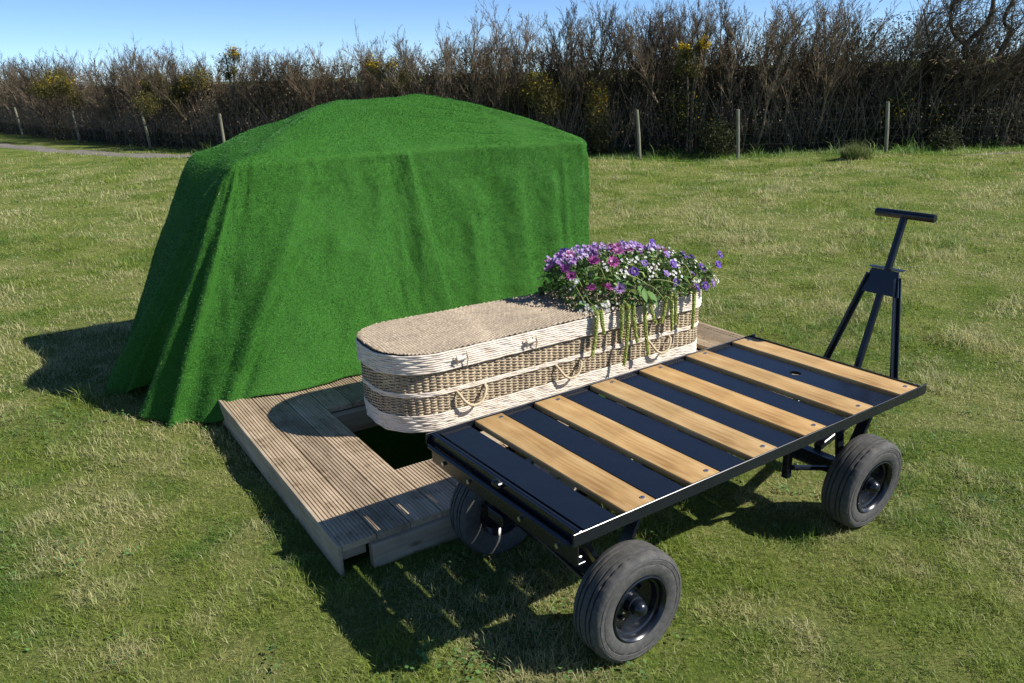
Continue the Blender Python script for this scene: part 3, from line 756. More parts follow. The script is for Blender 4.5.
# ================================================================== TURFED HEAP
def build_heap():
    NS, NT, NC = 620, 120, 60
    # (s position, rim x,y,z, hem x,y,z, bulge exponent)
    K = [  # front left corner -> along the front -> right -> back -> left side
        (.00, .34, 2.18, 1.42, -.27, 1.99, .0), (.05, .48, 2.17, 1.425, -.02, 1.86, .03), (.09, .74, 2.16, 1.425, .16, 1.745, .155), (.20, 1.30, 2.17, 1.42, .98, 1.735, .155),
        (.27, 1.48, 2.19, 1.42, 1.35, 1.80, .155), (.36, 2.10, 2.15, 1.405, 2.05, 1.86, .0), (.44, 2.63, 2.12, 1.39, 2.58, 1.92, .0), (.475, 2.85, 2.10, 1.385, 2.79, 1.97, .0), (.50, 2.92, 2.16, 1.38, 2.87, 2.08, .0),
        (.56, 2.93, 2.6, 1.38, 2.9, 2.6, .0), (.63, 2.98, 3.25, 1.37, 3.1, 3.6, .0), (.67, 2.75, 3.4, 1.37, 2.9, 3.9, 0), (.80, .7, 3.5, 1.38, .4, 3.9, 0), (.84, .38, 3.5, 1.375, -.10, 3.75, 0),
        (.86, .36, 3.38, 1.378, -.30, 3.4, 0), (.90, .46, 2.95, 1.37, -.42, 2.95, .0), (.935, .46, 2.6, 1.375, -.42, 2.68, .0), (.960, .37, 2.38, 1.40, -.24, 2.52, .10), (.978, .33, 2.26, 1.41, -.34, 2.30, .03), (1.0, .34, 2.18, 1.42, -.27, 1.99, .0)]
    K = np.array(K); s = np.linspace(0, 1, NS, endpoint=False)
    rim = np.stack([np.interp(s, K[:,0], K[:,i]) for i in (1,2,3)], 1); hem = np.stack([np.interp(s, K[:,0], K[:,i]) for i in (4,5,6)], 1)
    def smooth(A, it):
        for _ in range(it): A = (np.roll(A, 1, 0)+2*A+np.roll(A, -1, 0))/4
        return A
    rim = smooth(rim, 4); hem = smooth(hem, 6)
    t = np.linspace(0, 1, NT)[:,None,None]
    front = np.clip(1-np.abs(s-.24)/.26, 0, 1)
    ex = np.interp(s, [0,.03,.12,.6,.8,.86,1], [1.0,.9,.62,.7,.8,1.15,1.0])[None,:,None]
    mixh = t**(1/ex)
    side = rim[None]*(1-mixh)+hem[None]*mixh
    side[...,2] = rim[None,:,2]*(1-t[...,0])+hem[None,:,2]*t[...,0]
    # outward horizontal normals
    tan = np.roll(hem, -1, 0)-np.roll(hem, 1, 0); tan2 = np.roll(rim, -1, 0)-np.roll(rim, 1, 0); tan = smooth(tan/np.linalg.norm(tan, axis=1)[:,None]+tan2/np.linalg.norm(tan2, axis=1)[:,None], 12)
    nor = np.stack([tan[:,1], -tan[:,0]], 1); nor /= np.linalg.norm(nor, axis=1)[:,None]
    T = t[...,0]; S = np.broadcast_to(s[None], (NT, NS))
    disp = np.zeros((NT, NS))
    def ridge(s0, s1, w, a, t0=.0, t1=1.0, pw=1.0):
        c = s0+(s1-s0)*T; env = np.clip((T-t0)/.08, 0, 1)*np.clip((t1-T)/.1+.0, 0, 1)
        ww = w*(.6+.8*T); return a*np.exp(-((S-c)/ww)**2)*env*(.45+.55*T**pw)
    def crease(s0, s1, wl, wr, a, t0=-.1, pw=.6):
        c = s0+(s1-s0)*T; dx = S-c; env = np.clip((T-t0)/.1, 0, 1)
        return a*np.where(dx < 0, np.exp(-(dx/wl)**2), np.exp(-(dx/wr)**2))*env*(.5+.5*T**pw)
    disp += crease(.264, .302, .030, .0045, .095)+crease(.205, .150, .03, .012, .045, .05)+crease(.115, .060, .025, .008, .04, .0)+crease(.335, .345, .02, .007, .035, .15)+crease(.385, .392, .02, .006, .035, .1)+crease(.43, .435, .014, .005, .03, .1)
    disp += ridge(.19, .175, .012, .012, .1, 1.3)
    disp += ridge(.16, .12, .014, .022, .3, 1.3)+ridge(.10, .060, .010, .028, .02, 1.3)-ridge(.115, .085, .009, .02, .1, 1.2)
    disp += ridge(.33, .325, .006, .028, .3, 1.3)+ridge(.445, .45, .006, .03, .05, 1.3)
    disp += ridge(.485, .49, .006, .045, .02, 1.3)+ridge(.51, .512, .006, .04, .05, 1.3)+ridge(.54, .54, .009, .03, .1, 1.3)
    disp += ridge(.992, .985, .004, .07, .0, 1.3)-ridge(.980, .968, .005, .10, .02, 1.3)+ridge(.962, .950, .005, .075, .02, 1.3)-ridge(.944, .938, .005, .06, .05, 1.3)+ridge(.922, .915, .009, .06, .05, 1.3)-ridge(.035, .02, .012, .02, .0, 1.3)
    disp += ridge(.012, .004, .006, .05, .0, 1.3)
    low = (fbm(S*26+3, T*2.2, 5, 3)-.5)*.09*(.25+.75*T)*(1-.8*np.clip((T-.8)/.2, 0, 1)*((S > .07) & (S < .25)))
    fine = (fbm(S*90, T*14, 15, 3)-.5)*.016
    disp += low+fine
    # ground flare in folds
    disp += .008*np.clip((T-.9)/.1, 0, 1)**2*np.sin(S*110)
    side[...,0] += nor[None,:,0]*disp; side[...,1] += nor[None,:,1]*disp
    # flap gap at the left corner
    gap = np.exp(-((S-.972)/.006)**2)*np.clip((T-.80)/.2, 0, 1); side[...,2] += gap*.14; side[...,0] += gap*.22
    # cap
    cs = np.linspace(0, 1, NC)[:,None]    # 0 at ridge, 1 at rim
    cxs = np.clip(rim[:,0], 1.32, 2.08); cy0 = 2.95
    pk = 1.735-.01*(cxs-1.35)
    cap = np.empty((NC, NS, 3))
    cap[...,0] = cxs[None]*(1-cs)+rim[None,:,0]*cs; cap[...,1] = cy0*(1-cs)+rim[None,:,1]*cs
    cap[...,2] = pk[None]*(1-cs**1.12)+rim[None,:,2]*cs**1.12
    # tension folds on top, converging on the right hand front corner and the left corners
    cr = np.arctan2(cap[...,1]-2.0, cap[...,0]-3.2); fold = (.5+.5*np.sin(cr*46+1.0*np.sin(cr*9)))**3
    mk = np.clip((cap[...,0]-1.5)/1.0, 0, 1)*np.clip(1-(cs-.2)*.6, 0, 1)
    cl = np.arctan2(cap[...,1]-2.0, cap[...,0]+.1); fold2 = np.sin(cl*21); mk2 = np.clip((1.5-cap[...,0])/1.0, 0, 1)
    cap[...,2] += fold*mk*.040+fold2*mk2*.010+(fbm(cap[...,0]*4, cap[...,1]*4, 33, 3)-.5)*.03*np.clip(1.4-cs, 0, 1)
    G = np.concatenate([cap[:-1], side], 0)
    # round the rim: smooth along t near the join
    for _ in range(5):
        H = G.copy(); H[1:-1] = (G[:-2]+2*G[1:-1]+G[2:])/4; w = np.exp(-((np.arange(len(G))-(NC-1))/2.2)**2)[:,None,None]; G = G*(1-w)+H*w
    for _ in range(2): G[:,:] = (np.roll(G, 1, 1)+4*G+np.roll(G, -1, 1))/6
    X, Y = deck_w(G[...,0], G[...,1]); ox, oy = deck_w(1.75, 3.0)
    Z = np.maximum(G[...,2], ground_h(X, Y)+.004)
    P = np.stack([X-ox, Y-oy, Z], -1); R_ = len(G)
    V = P.reshape(-1, 3); i = np.arange(NS); j = (i+1) % NS
    F = np.concatenate([np.stack([k*NS+i, (k+1)*NS+i, (k+1)*NS+j, k*NS+j], 1) for k in range(R_-1)])
    root = empty('turf_covered_heap', (ox, oy, 0))
    c = np_obj('turf_sheet', V, F, M_TURF, root, smooth=True)
    so = c.modifiers.new('thick', 'SOLIDIFY'); so.thickness = .012; so.offset = -1
    # pile
    ta = V[F]; A = .5*np.linalg.norm(np.cross(ta[:,2]-ta[:,0], ta[:,3]-ta[:,1]), axis=1)
    vis = np.ones(len(A)); A = A*vis
    n = 420000; fi = rng.choice(len(F), n, p=A/A.sum()); u = rng.random((n,1)); v = rng.random((n,1))
    q = ta[fi]; B = (q[:,0]*(1-u)+q[:,1]*u)*(1-v)+(q[:,3]*(1-u)+q[:,2]*u)*v
    nr = np.cross(q[:,2]-q[:,0], q[:,3]-q[:,1]); nr /= np.linalg.norm(nr, axis=1)[:,None]+1e-12
    cen = np.array([0,0,.6]); flip = np.sign(((B-cen)*nr).sum(1)); nr *= flip[:,None]
    # brushed pile: it leans one way here and another way there
    ang = 7*fbm(B[:,0]*2.3+B[:,1]*1.1+9, B[:,2]*3.1, 55, 3); mag = .15+1.1*np.clip(fbm(B[:,0]*3.1-B[:,1]*2.0, B[:,2]*2.2+4, 57, 4)-.35, 0, 1)
    brush = np.stack([np.cos(ang)*.9, np.sin(ang)*.5, -.75+.5*np.sin(ang*1.7)], 1)*mag[:,None]*1.7
    d = nr*1.0+rng.normal(0, .28, (n,3))+brush; d /= np.linalg.norm(d, axis=1)[:,None]
    sd = np.cross(d, rng.normal(0, 1, (n,3))); sd /= np.linalg.norm(sd, axis=1)[:,None]
    Lb = rng.uniform(.005, .011, (n,1)); w = rng.uniform(.0009, .0016, (n,1))
    VV = np.stack([B-sd*w, B+sd*w, B+d*Lb], 1).reshape(-1,3); FF = (np.arange(n)*3)[:,None]+np.array([0,1,2])
    mottle = fbm(B[:,0]*2.6+B[:,1]*2.6, B[:,2]*2.6, 59, 4); C = (np.array([.045,.185,.030])*(.62+.76*mottle)[:,None]+np.array([.03,.02,.012])*np.clip(mottle-.5, 0, 1)[:,None]*2)*rng.uniform(.45, 1.6, (n,1)); lt = rng.random(n) < .05; C[lt] = np.array([.12,.32,.09])  # shading of brushed pile painted into its colour as mottling, slightly warm tint
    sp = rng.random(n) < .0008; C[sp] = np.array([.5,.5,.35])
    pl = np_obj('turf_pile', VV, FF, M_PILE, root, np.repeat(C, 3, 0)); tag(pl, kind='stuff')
    tag(root, 'large heap draped in bright green artificial turf behind the timber platform', 'covered heap')
build_heap()

# ================================================================== COFFIN
CO_X0, CO_X1, CO_Y = .57, 2.735, .972     # platform coordinates
def coffin_outline(off, ds=.008, z=0):
    """closed outline, rounded ends, in local x along the coffin; returns pts, outward normals, arc length"""
    L = CO_X1-CO_X0; hwL, hwR = .325, .275; pts = []
    ra, rb = .285, .20
    def hw(x): return hwL+(hwR-hwL)*(x/L)
    # corners via rounded rectangle of superposed arcs
    a = []
    yl, yr = hw(0), hw(L)
    def arc(cx, cy, r, a0, a1, n=40, ry=None):
        for k in range(n+1):
            t = a0+(a1-a0)*k/n; a.append((cx+r*math.cos(t), cy+(ry or r)*math.sin(t)))
    arc(ra, -yl+ra*.95, ra, PI, 1.5*PI, ry=ra*.95); arc(L-rb, -yr+rb*.9, rb, 1.5*PI, 2*PI, ry=rb*.9); arc(L-rb, yr-rb*.9, rb, 0, .5*PI, ry=rb*.9); arc(ra, yl-ra*.95, ra, .5*PI, PI, ry=ra*.95)
    a = np.array(a); keep = np.ones(len(a), bool); keep[1:] = np.hypot(*(a[1:]-a[:-1]).T) > 1e-5; a = a[keep]
    if np.hypot(*(a[0]-a[-1])) < 1e-5: a = a[:-1]
    c = np.vstack([a, a[:1]]); l = np.insert(np.cumsum(np.hypot(*(c[1:]-c[:-1]).T)), 0, 0); n = int(round(l[-1]/ds)); q = np.linspace(0, l[-1], n, endpoint=False)
    P = np.stack([np.interp(q, l, c[:,0]), np.interp(q, l, c[:,1])], 1)
    tn = np.roll(P, -1, 0)-np.roll(P, 1, 0); tn /= np.linalg.norm(tn, axis=1)[:,None]; nr = np.stack([tn[:,1], -tn[:,0]], 1)
    return P+nr*off, nr, q, l[-1]
def woven_rows(name, z0, z1, rows, off0, off1, amp, stake, rr, mat, parent, ds=.008, tw=1, jitter=.0, colu=.0):
    V = []; F = []; b = 0
    P, nr, q, L = coffin_outline(0, ds); n = len(P); ns = round(L/stake/2)*2; ph = q/L*ns*PI
    for r in range(rows):
        f = (r+.5)/rows; z = z0+(z1-z0)*f; off = off0+(off1-off0)*f; hh = (z1-z0)/rows*.56*rr
        wv = amp*np.cos(ph+(r//tw % 2)*PI) + colu*np.cos(ph*2) if tw == 1 else amp*np.cos(ph+r*2.1+2.5*np.sin(r*7.7)+2*vnoise(q*3, q*0+r*5.1, 6))*(.3+1.2*vnoise(q*11, q*0+r*3.3, 4))
        nz = (fbm(q*60+r*13, q*0+r, 3, 2)-.5)*.35
        rv = hh*(1+nz); o = off+wv+jitter*(fbm(q*9, q*0+r*7, 9, 2)-.5)
        for k in range(6):
            t = 2*PI*k/6+PI/6; po = P+nr*(o+rv*.85*math.cos(t))[:,None]
            V.append(np.column_stack([po, np.full(n, z)+rv*math.sin(t)+.0006*np.sin(q*40+r)]))
        i = np.arange(n); j = (i+1) % n
        for k in range(6):
            k2 = (k+1) % 6; F.append(np.stack([b+k*n+i, b+k*n+j, b+k2*n+j, b+k2*n+i], 1))
        b += 6*n
    return np_obj(name, np.concatenate(V), np.concatenate(F), mat, parent, smooth=True)
def build_coffin():
    X, Y = deck_w(CO_X0, CO_Y); root = empty('wicker_coffin', (X, Y, 0), DECK_YAW-.022)
    zb = DECK_Z+.027
    # inner shell so nothing shows through
    def shell(name, z0, z1, off, mat, o1=None):
        P, nr, q, L = coffin_outline(off, .03); P1 = P if o1 is None else coffin_outline(o1, .03)[0]; n = len(P)
        V = np.concatenate([np.column_stack([P, np.full(n, z0)]), np.column_stack([P1, np.full(n, z1)])]); F = [(i, (i+1) % n, n+(i+1) % n, n+i) for i in range(n)]+[tuple(range(n-1,-1,-1)), tuple(range(n, 2*n))]
        m = MB(); m.add(V, F); return m.build(name, mat, root, smooth=False)
    body = shell('body', zb+.012, .50, -.040, M_SEA, -.034)
    woven_rows('seagrass_weave', .268, .366, 13, -.024, -.022, .0042, .038, 1.0, M_SEA, body, jitter=.004, colu=.0022)
    woven_rows('seagrass_weave', .388, .500, 14, -.021, -.019, .0042, .038, 1.0, M_SEA, body, jitter=.004, colu=.0022)
    woven_rows('willow_band', zb+.004, .268, 9, -.022, -.017, .0022, .062, 1.0, M_WILLOW, body, tw=2)
    woven_rows('willow_band', .366, .390, 3, -.014, -.014, .0022, .062, 1.05, M_WILLOW, body, tw=2)
    lid = shell('lid', .495, .580, -.014, M_WILLOW)
    woven_rows('willow_band', .492, .592, 9, -.002, -.004, 0.0022, .062, 1.0, M_WILLOW, lid, tw=2)
    # woven top of the lid: pairs of twisted seagrass running across
    P, nr, q, L = coffin_outline(-.003, .008)
    LX = CO_X1-CO_X0; nx = int(LX/.0035); ny = 150
    xs = np.linspace(.003, LX-.003, nx)
    up = P[P[:,1] > 0]; up = up[np.argsort(up[:,0])]; hw = np.interp(xs, up[:,0], up[:,1]-.0)
    edge = np.minimum(1, np.minimum(xs, LX-xs)/.02); 
    hw = np.where(xs < up[0,0], up[0,1]*edge, hw); 
    v = np.linspace(-1, 1, ny)
    XX = np.broadcast_to(xs[:,None], (nx, ny)); YY = hw[:,None]*v[None]
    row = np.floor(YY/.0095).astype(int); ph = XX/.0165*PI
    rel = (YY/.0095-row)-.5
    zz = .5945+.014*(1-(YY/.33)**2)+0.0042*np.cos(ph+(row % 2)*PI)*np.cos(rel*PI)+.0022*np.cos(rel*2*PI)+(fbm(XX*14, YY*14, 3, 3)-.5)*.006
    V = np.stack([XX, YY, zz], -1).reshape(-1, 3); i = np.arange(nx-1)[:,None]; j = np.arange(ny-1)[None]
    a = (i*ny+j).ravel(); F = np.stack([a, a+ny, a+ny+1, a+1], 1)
    sh = .36+.62*np.clip(np.cos(ph+(row % 2)*PI)*np.cos(rel*PI)*.8+.45, 0, 1.2)  # valleys of the weave darkened in the vertex colour, painted shade
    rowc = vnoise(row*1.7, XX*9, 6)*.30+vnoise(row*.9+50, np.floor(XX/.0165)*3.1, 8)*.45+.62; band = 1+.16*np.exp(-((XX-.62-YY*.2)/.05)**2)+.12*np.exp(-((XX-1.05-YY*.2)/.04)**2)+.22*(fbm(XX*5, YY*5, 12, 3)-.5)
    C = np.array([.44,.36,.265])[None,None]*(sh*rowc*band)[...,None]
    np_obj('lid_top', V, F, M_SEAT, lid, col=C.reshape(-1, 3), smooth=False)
    # toggles on the lid rim, near side
    Pn, nrn, _, _ = coffin_outline(.012, .004)
    def at(x, off=.012):
        Pq, nq, _, _ = coffin_outline(off, .004); k = np.where(Pq[:,1] < 0)[0]; k = k[np.argmin(np.abs(Pq[k,0]-x))]; return Pq[k], nq[k]
    for x in (.38, .80):
        p, n_ = at(x, .013); m = MB(); tx = Vector((-n_[1], n_[0], 0))
        c = Vector((p[0], p[1], .545)); m.tube([c-tx*.035+Vector((0,0,-.004)), c+Vector((0,0,0)), c+tx*.035+Vector((0,0,.002))], [.009,.011,.009], 8)
        m.build('toggle', M_WILLOW, lid, smooth='auto')
        m = MB(); m.tube([c+tx*.03+Vector((0,0,.028)), c+tx*.03+Vector((n_[0]*.013, n_[1]*.013, 0)), c+tx*.028+Vector((0,0,-.05))], .0035, 6); m.tube([c-tx*.03+Vector((0,0,.02)), c-tx*.03+Vector((n_[0]*.013, n_[1]*.013, 0)), c-tx*.028+Vector((0,0,-.03))], .0035, 6)
        m.build('tie_loop', M_ROPE, lid)
    # rope handles on both long sides
    for side in (-1, 1):
        for x in (.44, 1.06, 1.73):
            Pq, nq, _, _ = coffin_outline(-.004, .004); k = np.where(Pq[:,1]*side > 0)[0]; k = k[np.argmin(np.abs(Pq[k,0]-x))]; p, n_ = Pq[k], nq[k]
            tx = Vector((-n_[1], n_[0], 0)); nv = Vector((n_[0], n_[1], 0)); pts = []
            for q_ in range(17):
                t = q_/16*2-1; prof = 1-abs(t)**2.6; out = .004+.030*prof+(-.03 if abs(t) > .99 else 0)
                pts.append(Vector((p[0], p[1], .372-.088*prof))+tx*t*.088*(1+.0*prof)+nv*out)
            m = MB(); m.tube(pts, [.0075+.0008*math.sin(k_*2.4) for k_ in range(17)], 8); m.build('rope_handle', M_ROPE, root, smooth=True)
    tag(root, 'pale woven seagrass and white willow coffin with rope handles above the grave', 'coffin')
    return root
build_coffin()

# ================================================================== FLOWERS ON THE COFFIN
def build_flowers():
    cx, cy = deck_w(2.285, .96); yaw = DECK_YAW; root = empty('flower_spray', (cx, cy, .605), yaw)
    rd = random.Random(3)
    def env_h(x, y):          # height of the mass over the lid, local coordinates
        e = 1-(x/.62)**2*(1 if x > 0 else 1.12)-(y/.36)**2
        return max(0, e)**(.55 if x > 0 else max(.32, .55+.6*x))*(.235-.07*max(0, x)+.17*min(.4, max(0, -x)))
    def surf(x, y, f=1.0): return Vector((x, y, max(.015, env_h(x, y)*f)))
    def rpt(f0=.3, f1=1.05, lim=1.0):
        while True:
            x = rd.uniform(-.53, .60); y = rd.uniform(-.38, .38)
            if (x/.62)**2+(y/.38)**2 < lim: return surf(x, y, rd.uniform(f0, f1))+Vector((rd.gauss(0,.014), rd.gauss(0,.014), abs(rd.gauss(0,.014))))
    # foliage mass: leaves and stems
    n = 6500; P = np.array([rpt(0, 1.0)[:] for _ in range(n)])
    base = np.array([[.07,.15,.03],[.13,.22,.05],[.22,.30,.09],[.12,.08,.06],[.26,.33,.20]])[rng.choice(5, n, p=[.35,.25,.15,.15,.10])]
    V, F, CC = leaf_cloud(P, rng.uniform(.016, .042, n), base*rng.uniform(.6, 1.4, (n,1)), .5); np_obj('foliage', V, F, M_LEAF, root, CC)
    # big pale green leaves
    def leaf(m, p, d, L, w, col):
        d = Vector(d).normalized(); s = d.cross(Vector((0,0,1))); s = s.normalized() if s.length > .1 else Vector((1,0,0)); up = s.cross(d); vs = []; R = 7
        for i in range(R):
            t = i/(R-1); ww = w*math.sin(PI*(t*.9+.08))**.8; c = Vector(p)+d*L*t-Vector((0,0,1))*L*.35*t*t
            vs += [c-s*ww+up*ww*.3, c, c+s*ww+up*ww*.3]
        fs = []
        for i in range(R-1):
            for k in range(2): a = i*3+k; fs.append((a, a+1, a+4, a+3))
        m.add([tuple(v) for v in vs], fs, 0, col)
    lm = MB()
    for k in range(60):
        p = rpt(.7, .95); a = rd.uniform(0, 2*PI); leaf(lm, p, (math.cos(a), math.sin(a), rd.uniform(-.1, .8)), rd.uniform(.05, .09), rd.uniform(.012, .024), (.12*rd.uniform(.6,1.4), .24*rd.uniform(.7,1.3), .05))
    for (x, y) in ((-.18,-.32), (-.13,-.34), (-.45,-.24)):
        leaf(lm, surf(x, y)+Vector((0,0,.01)), (rd.uniform(-.5,.5), -.8, -.6), .085, .026, (.10,.22,.04))
    lm.build('large_leaves', M_LEAF, root, smooth=True)
    # blooms
    def bloom(m, c, nrm, r, petals, col, col2, cup=.3, layers=1, centre=True):
        nrm = Vector(nrm).normalized(); a = nrm.orthogonal().normalized(); b = nrm.cross(a); off = rd.uniform(0, 6)
        for ly in range(layers):
            rr = r*(1-.28*ly)
            for k in range(petals):
                th = off+2*PI*(k+ly*.5)/petals; d = a*math.cos(th)+b*math.sin(th); s = nrm.cross(d); w = rr*2.3/petals*1.1; cu = cup+ly*.35
                p0 = Vector(c); p1 = p0+d*rr*.55+nrm*rr*cu*.5; p2 = p0+d*rr*(1-.1*ly)+nrm*rr*cu
                j = rd.uniform(.75, 1.25); cc = tuple(x*j for x in col)
                m.add([tuple(p0), tuple(p1-s*w), tuple(p2-s*w*.35), tuple(p2+s*w*.35), tuple(p1+s*w)], [(0,1,2,3,4)], 0, cc)
        if centre:
            q = Vector(c)+nrm*r*.12; rr = r*.28; vs = [tuple(q+nrm*rr*.9)]
            for k in range(7): th = 2*PI*k/7; vs.append(tuple(q+(a*math.cos(th)+b*math.sin(th))*rr))
            m.add(vs, [(0, 1+k, 1+(k+1) % 7) for k in range(7)], 0, col2)
    def outn(p): return Vector((p.x*1.2, p.y*2.2-.25, .35+p.z*1.5+rd.uniform(-.1,.3)))+Vector((rd.gauss(0,.25), rd.gauss(0,.25), 0))
    mauve = [(.34,.07,.27), (.45,.12,.34), (.30,.10,.36), (.55,.22,.45), (.20,.05,.22), (.50,.32,.58)]
    # big magenta / mauve blooms, mostly at the left end
    spots = [(-.50,-.12),(-.52,.05),(-.44,-.22),(-.36,-.27),(-.30,-.30),(-.42,-.02),(-.34,-.12),(-.25,-.18),(-.46,.15),(-.33,.12),(-.22,.02),(-.14,-.1),(-.1,.12),(.0,-.02),(.1,.1),(.3,-.02),(.22,.12),(-.2,.2),(-.50,-.06),(-.4,.22),(.42,-.05),(.05,.2),(-.05,.02),(-.28,-.05)]
    for (x, y) in spots:
        m = MB(); p = surf(x, y, 1.0)+Vector((0,0,rd.uniform(.0,.025))); col = rd.choice(mauve)
        bloom(m, p, outn(p), rd.uniform(.024,.040), 10, col, (.12,.04,.10), .35, 3); m.build('mauve_bloom', M_PETAL, root)
    # smaller violet star flowers on thin stems, more to the right
    vio = [(.20,.11,.46), (.28,.17,.56), (.36,.24,.58), (.15,.07,.36)]
    spots = [(.15,-.25),(.28,-.28),(.10,-.33),(.42,-.22),(.05,-.30),(.36,-.12),(.50,-.05),(.2,-.14),(-.05,-.22),(.45,.1),(.3,.16),(.12,.02),(-.12,.16),(-.3,.2),(.56,.02),(.02,.1),(-.18,-.28),(.24,-.36),(.30,-.37),(.40,-.33),(-.48,.02),(-.4,.1)]
    for i, (x, y) in enumerate(spots):
        m = MB(); p = surf(x, y, 1.0)+Vector((0,0,rd.uniform(.01,.04)))
        bloom(m, p, outn(p), rd.uniform(.022,.032), 5, rd.choice(vio), (.5,.45,.3), .15, 2); m.tube([p, p+Vector((-p.x*.1,-p.y*.1,-.04))], .0015, 4, col=(.1,.18,.04)); m.build('violet_bloom', M_PETAL, root)
    # one violet flower standing out to the right, one at the top
    for (x, y, z) in ((.70,-.10,.13), (.30,.10,.23), (.58,-.2,.1)):
        m = MB(); p = Vector((x, y, z)); bloom(m, p, (rd.uniform(-.2,.4), -1, .6), .026, 5, (.17,.08,.5), (.5,.45,.3), .15, 2); m.tube([p, p+Vector((-.1,.03,-.05)), p+Vector((-.25,.05,-.1))], .002, 4, col=(.12,.2,.05)); m.build('violet_bloom', M_PETAL, root)
    # clusters of tiny white blossom
    spots = [(-.38,-.30),(-.22,-.26),(-.12,-.16),(-.02,-.14),(.02,-.24),(.12,-.1),(.22,-.22),(.34,-.2),(.46,-.18),(.54,-.14),(.58,-.05),(.4,-.06),(-.3,-.2),(-.5,-.25),(-.08,-.3),(.3,-.3),(.5,-.25),(-.15,.05),(.12,-.3),(.0,-.06),(-.45,-.3),(-.50,-.16),(.26,-.12)]
    for (x, y) in spots:
        m = MB(); c = surf(x, y, 1.0)
        for k in range(rd.randint(6, 12)):
            p = c+Vector((rd.gauss(0,.022), rd.gauss(0,.02), rd.gauss(.012,.018))); p.z = max(p.z, .012)
            bloom(m, p, outn(p), rd.uniform(.006,.011), 5, (.78,.78,.76), (.6,.55,.25), .3, 1)
        m.build('white_blossom', M_PETAL, root)
    # upright purple statice sprigs along the top
    for k in range(44):
        m = MB(); x = rd.uniform(-.50,.25); y = rd.uniform(-.1,.25); p = surf(x, y, 1.0); tip = p+Vector((rd.gauss(0,.02), rd.gauss(0,.02), rd.uniform(.02,.05)))
        m.tube([p, tip], .0015, 4, col=(.1,.15,.05)); col = rd.choice([(.45,.33,.62),(.38,.2,.48),(.58,.46,.66),(.42,.30,.50)])
        for j in range(14): q = p.lerp(tip, rd.uniform(.3, 1.1))+Vector((rd.gauss(0,.012), rd.gauss(0,.012), rd.gauss(0,.008))); bloom(m, q, (rd.gauss(0,1), -1, 1), .010, 4, col, col, .4, 1, False)
        m.build('purple_sprig', M_PETAL, root)
    # lime stems arching over
    for k in range(40):
        m = MB(); p = rpt(.8, 1.0); a = rd.uniform(0, 2*PI); d = Vector((math.cos(a), math.sin(a)*.7-.3, .4)); pts = [p]
        for j in range(6): d += Vector((0,-.03,-.17)); pts.append(pts[-1]+d*.03)
        m.tube(pts, [.0035,.0035,.003,.003,.003,.002,.0015], 5, col=(.48,.55,.20))
        if -.35 < p.x < .5 and d.x > -.6: m.build('arching_stem', M_PETAL, root, smooth=True)
    # trailing lime green catkins over the near side of the lid
    for (x, ln_, y0) in ((-.50,.24,-.24), (-.47,.12,-.24), (-.33,.16,-.28), (-.28,.34,-.29), (-.24,.22,-.3), (-.16,.31,-.31), (.01,.14,-.31), (.05,.20,-.32), (.09,.17,-.33), (.22,.22,-.33), (-.12,.13,-.31)):
        m = MB(); yl = -.335-rd.uniform(0,.02); pts = [surf(x, y0+.12, 1.0), Vector((x, y0, .055)), Vector((x+.005, yl, .02))]
        n_ = int(ln_/.012); drift = rd.uniform(-.25,.35)
        for j in range(n_): t = (j+1)/n_; pts.append(Vector((x+.005+drift*.18*t*t, yl-.012*t, .02-ln_*t)))
        m.tube(pts, .002, 4, col=(.30,.38,.10))
        for j, p in enumerate(pts[1:]):
            if j < 1: continue
            r = .0085*(1-.55*j/len(pts))
            for k in range(16):
                a = rd.uniform(0, 2*PI); q = p+Vector((math.cos(a)*r, math.sin(a)*r, rd.uniform(-.008,.008))); bloom(m, q, (math.cos(a), math.sin(a), .3), .0062, 3, (.50,.56,.16), (.4,.5,.2), .5, 1, False)
        m.build('trailing_catkin', M_PETAL, root)
    tag(root, 'spray of mauve, violet and white flowers with trailing lime green catkins on the coffin lid', 'flowers')
build_flowers()

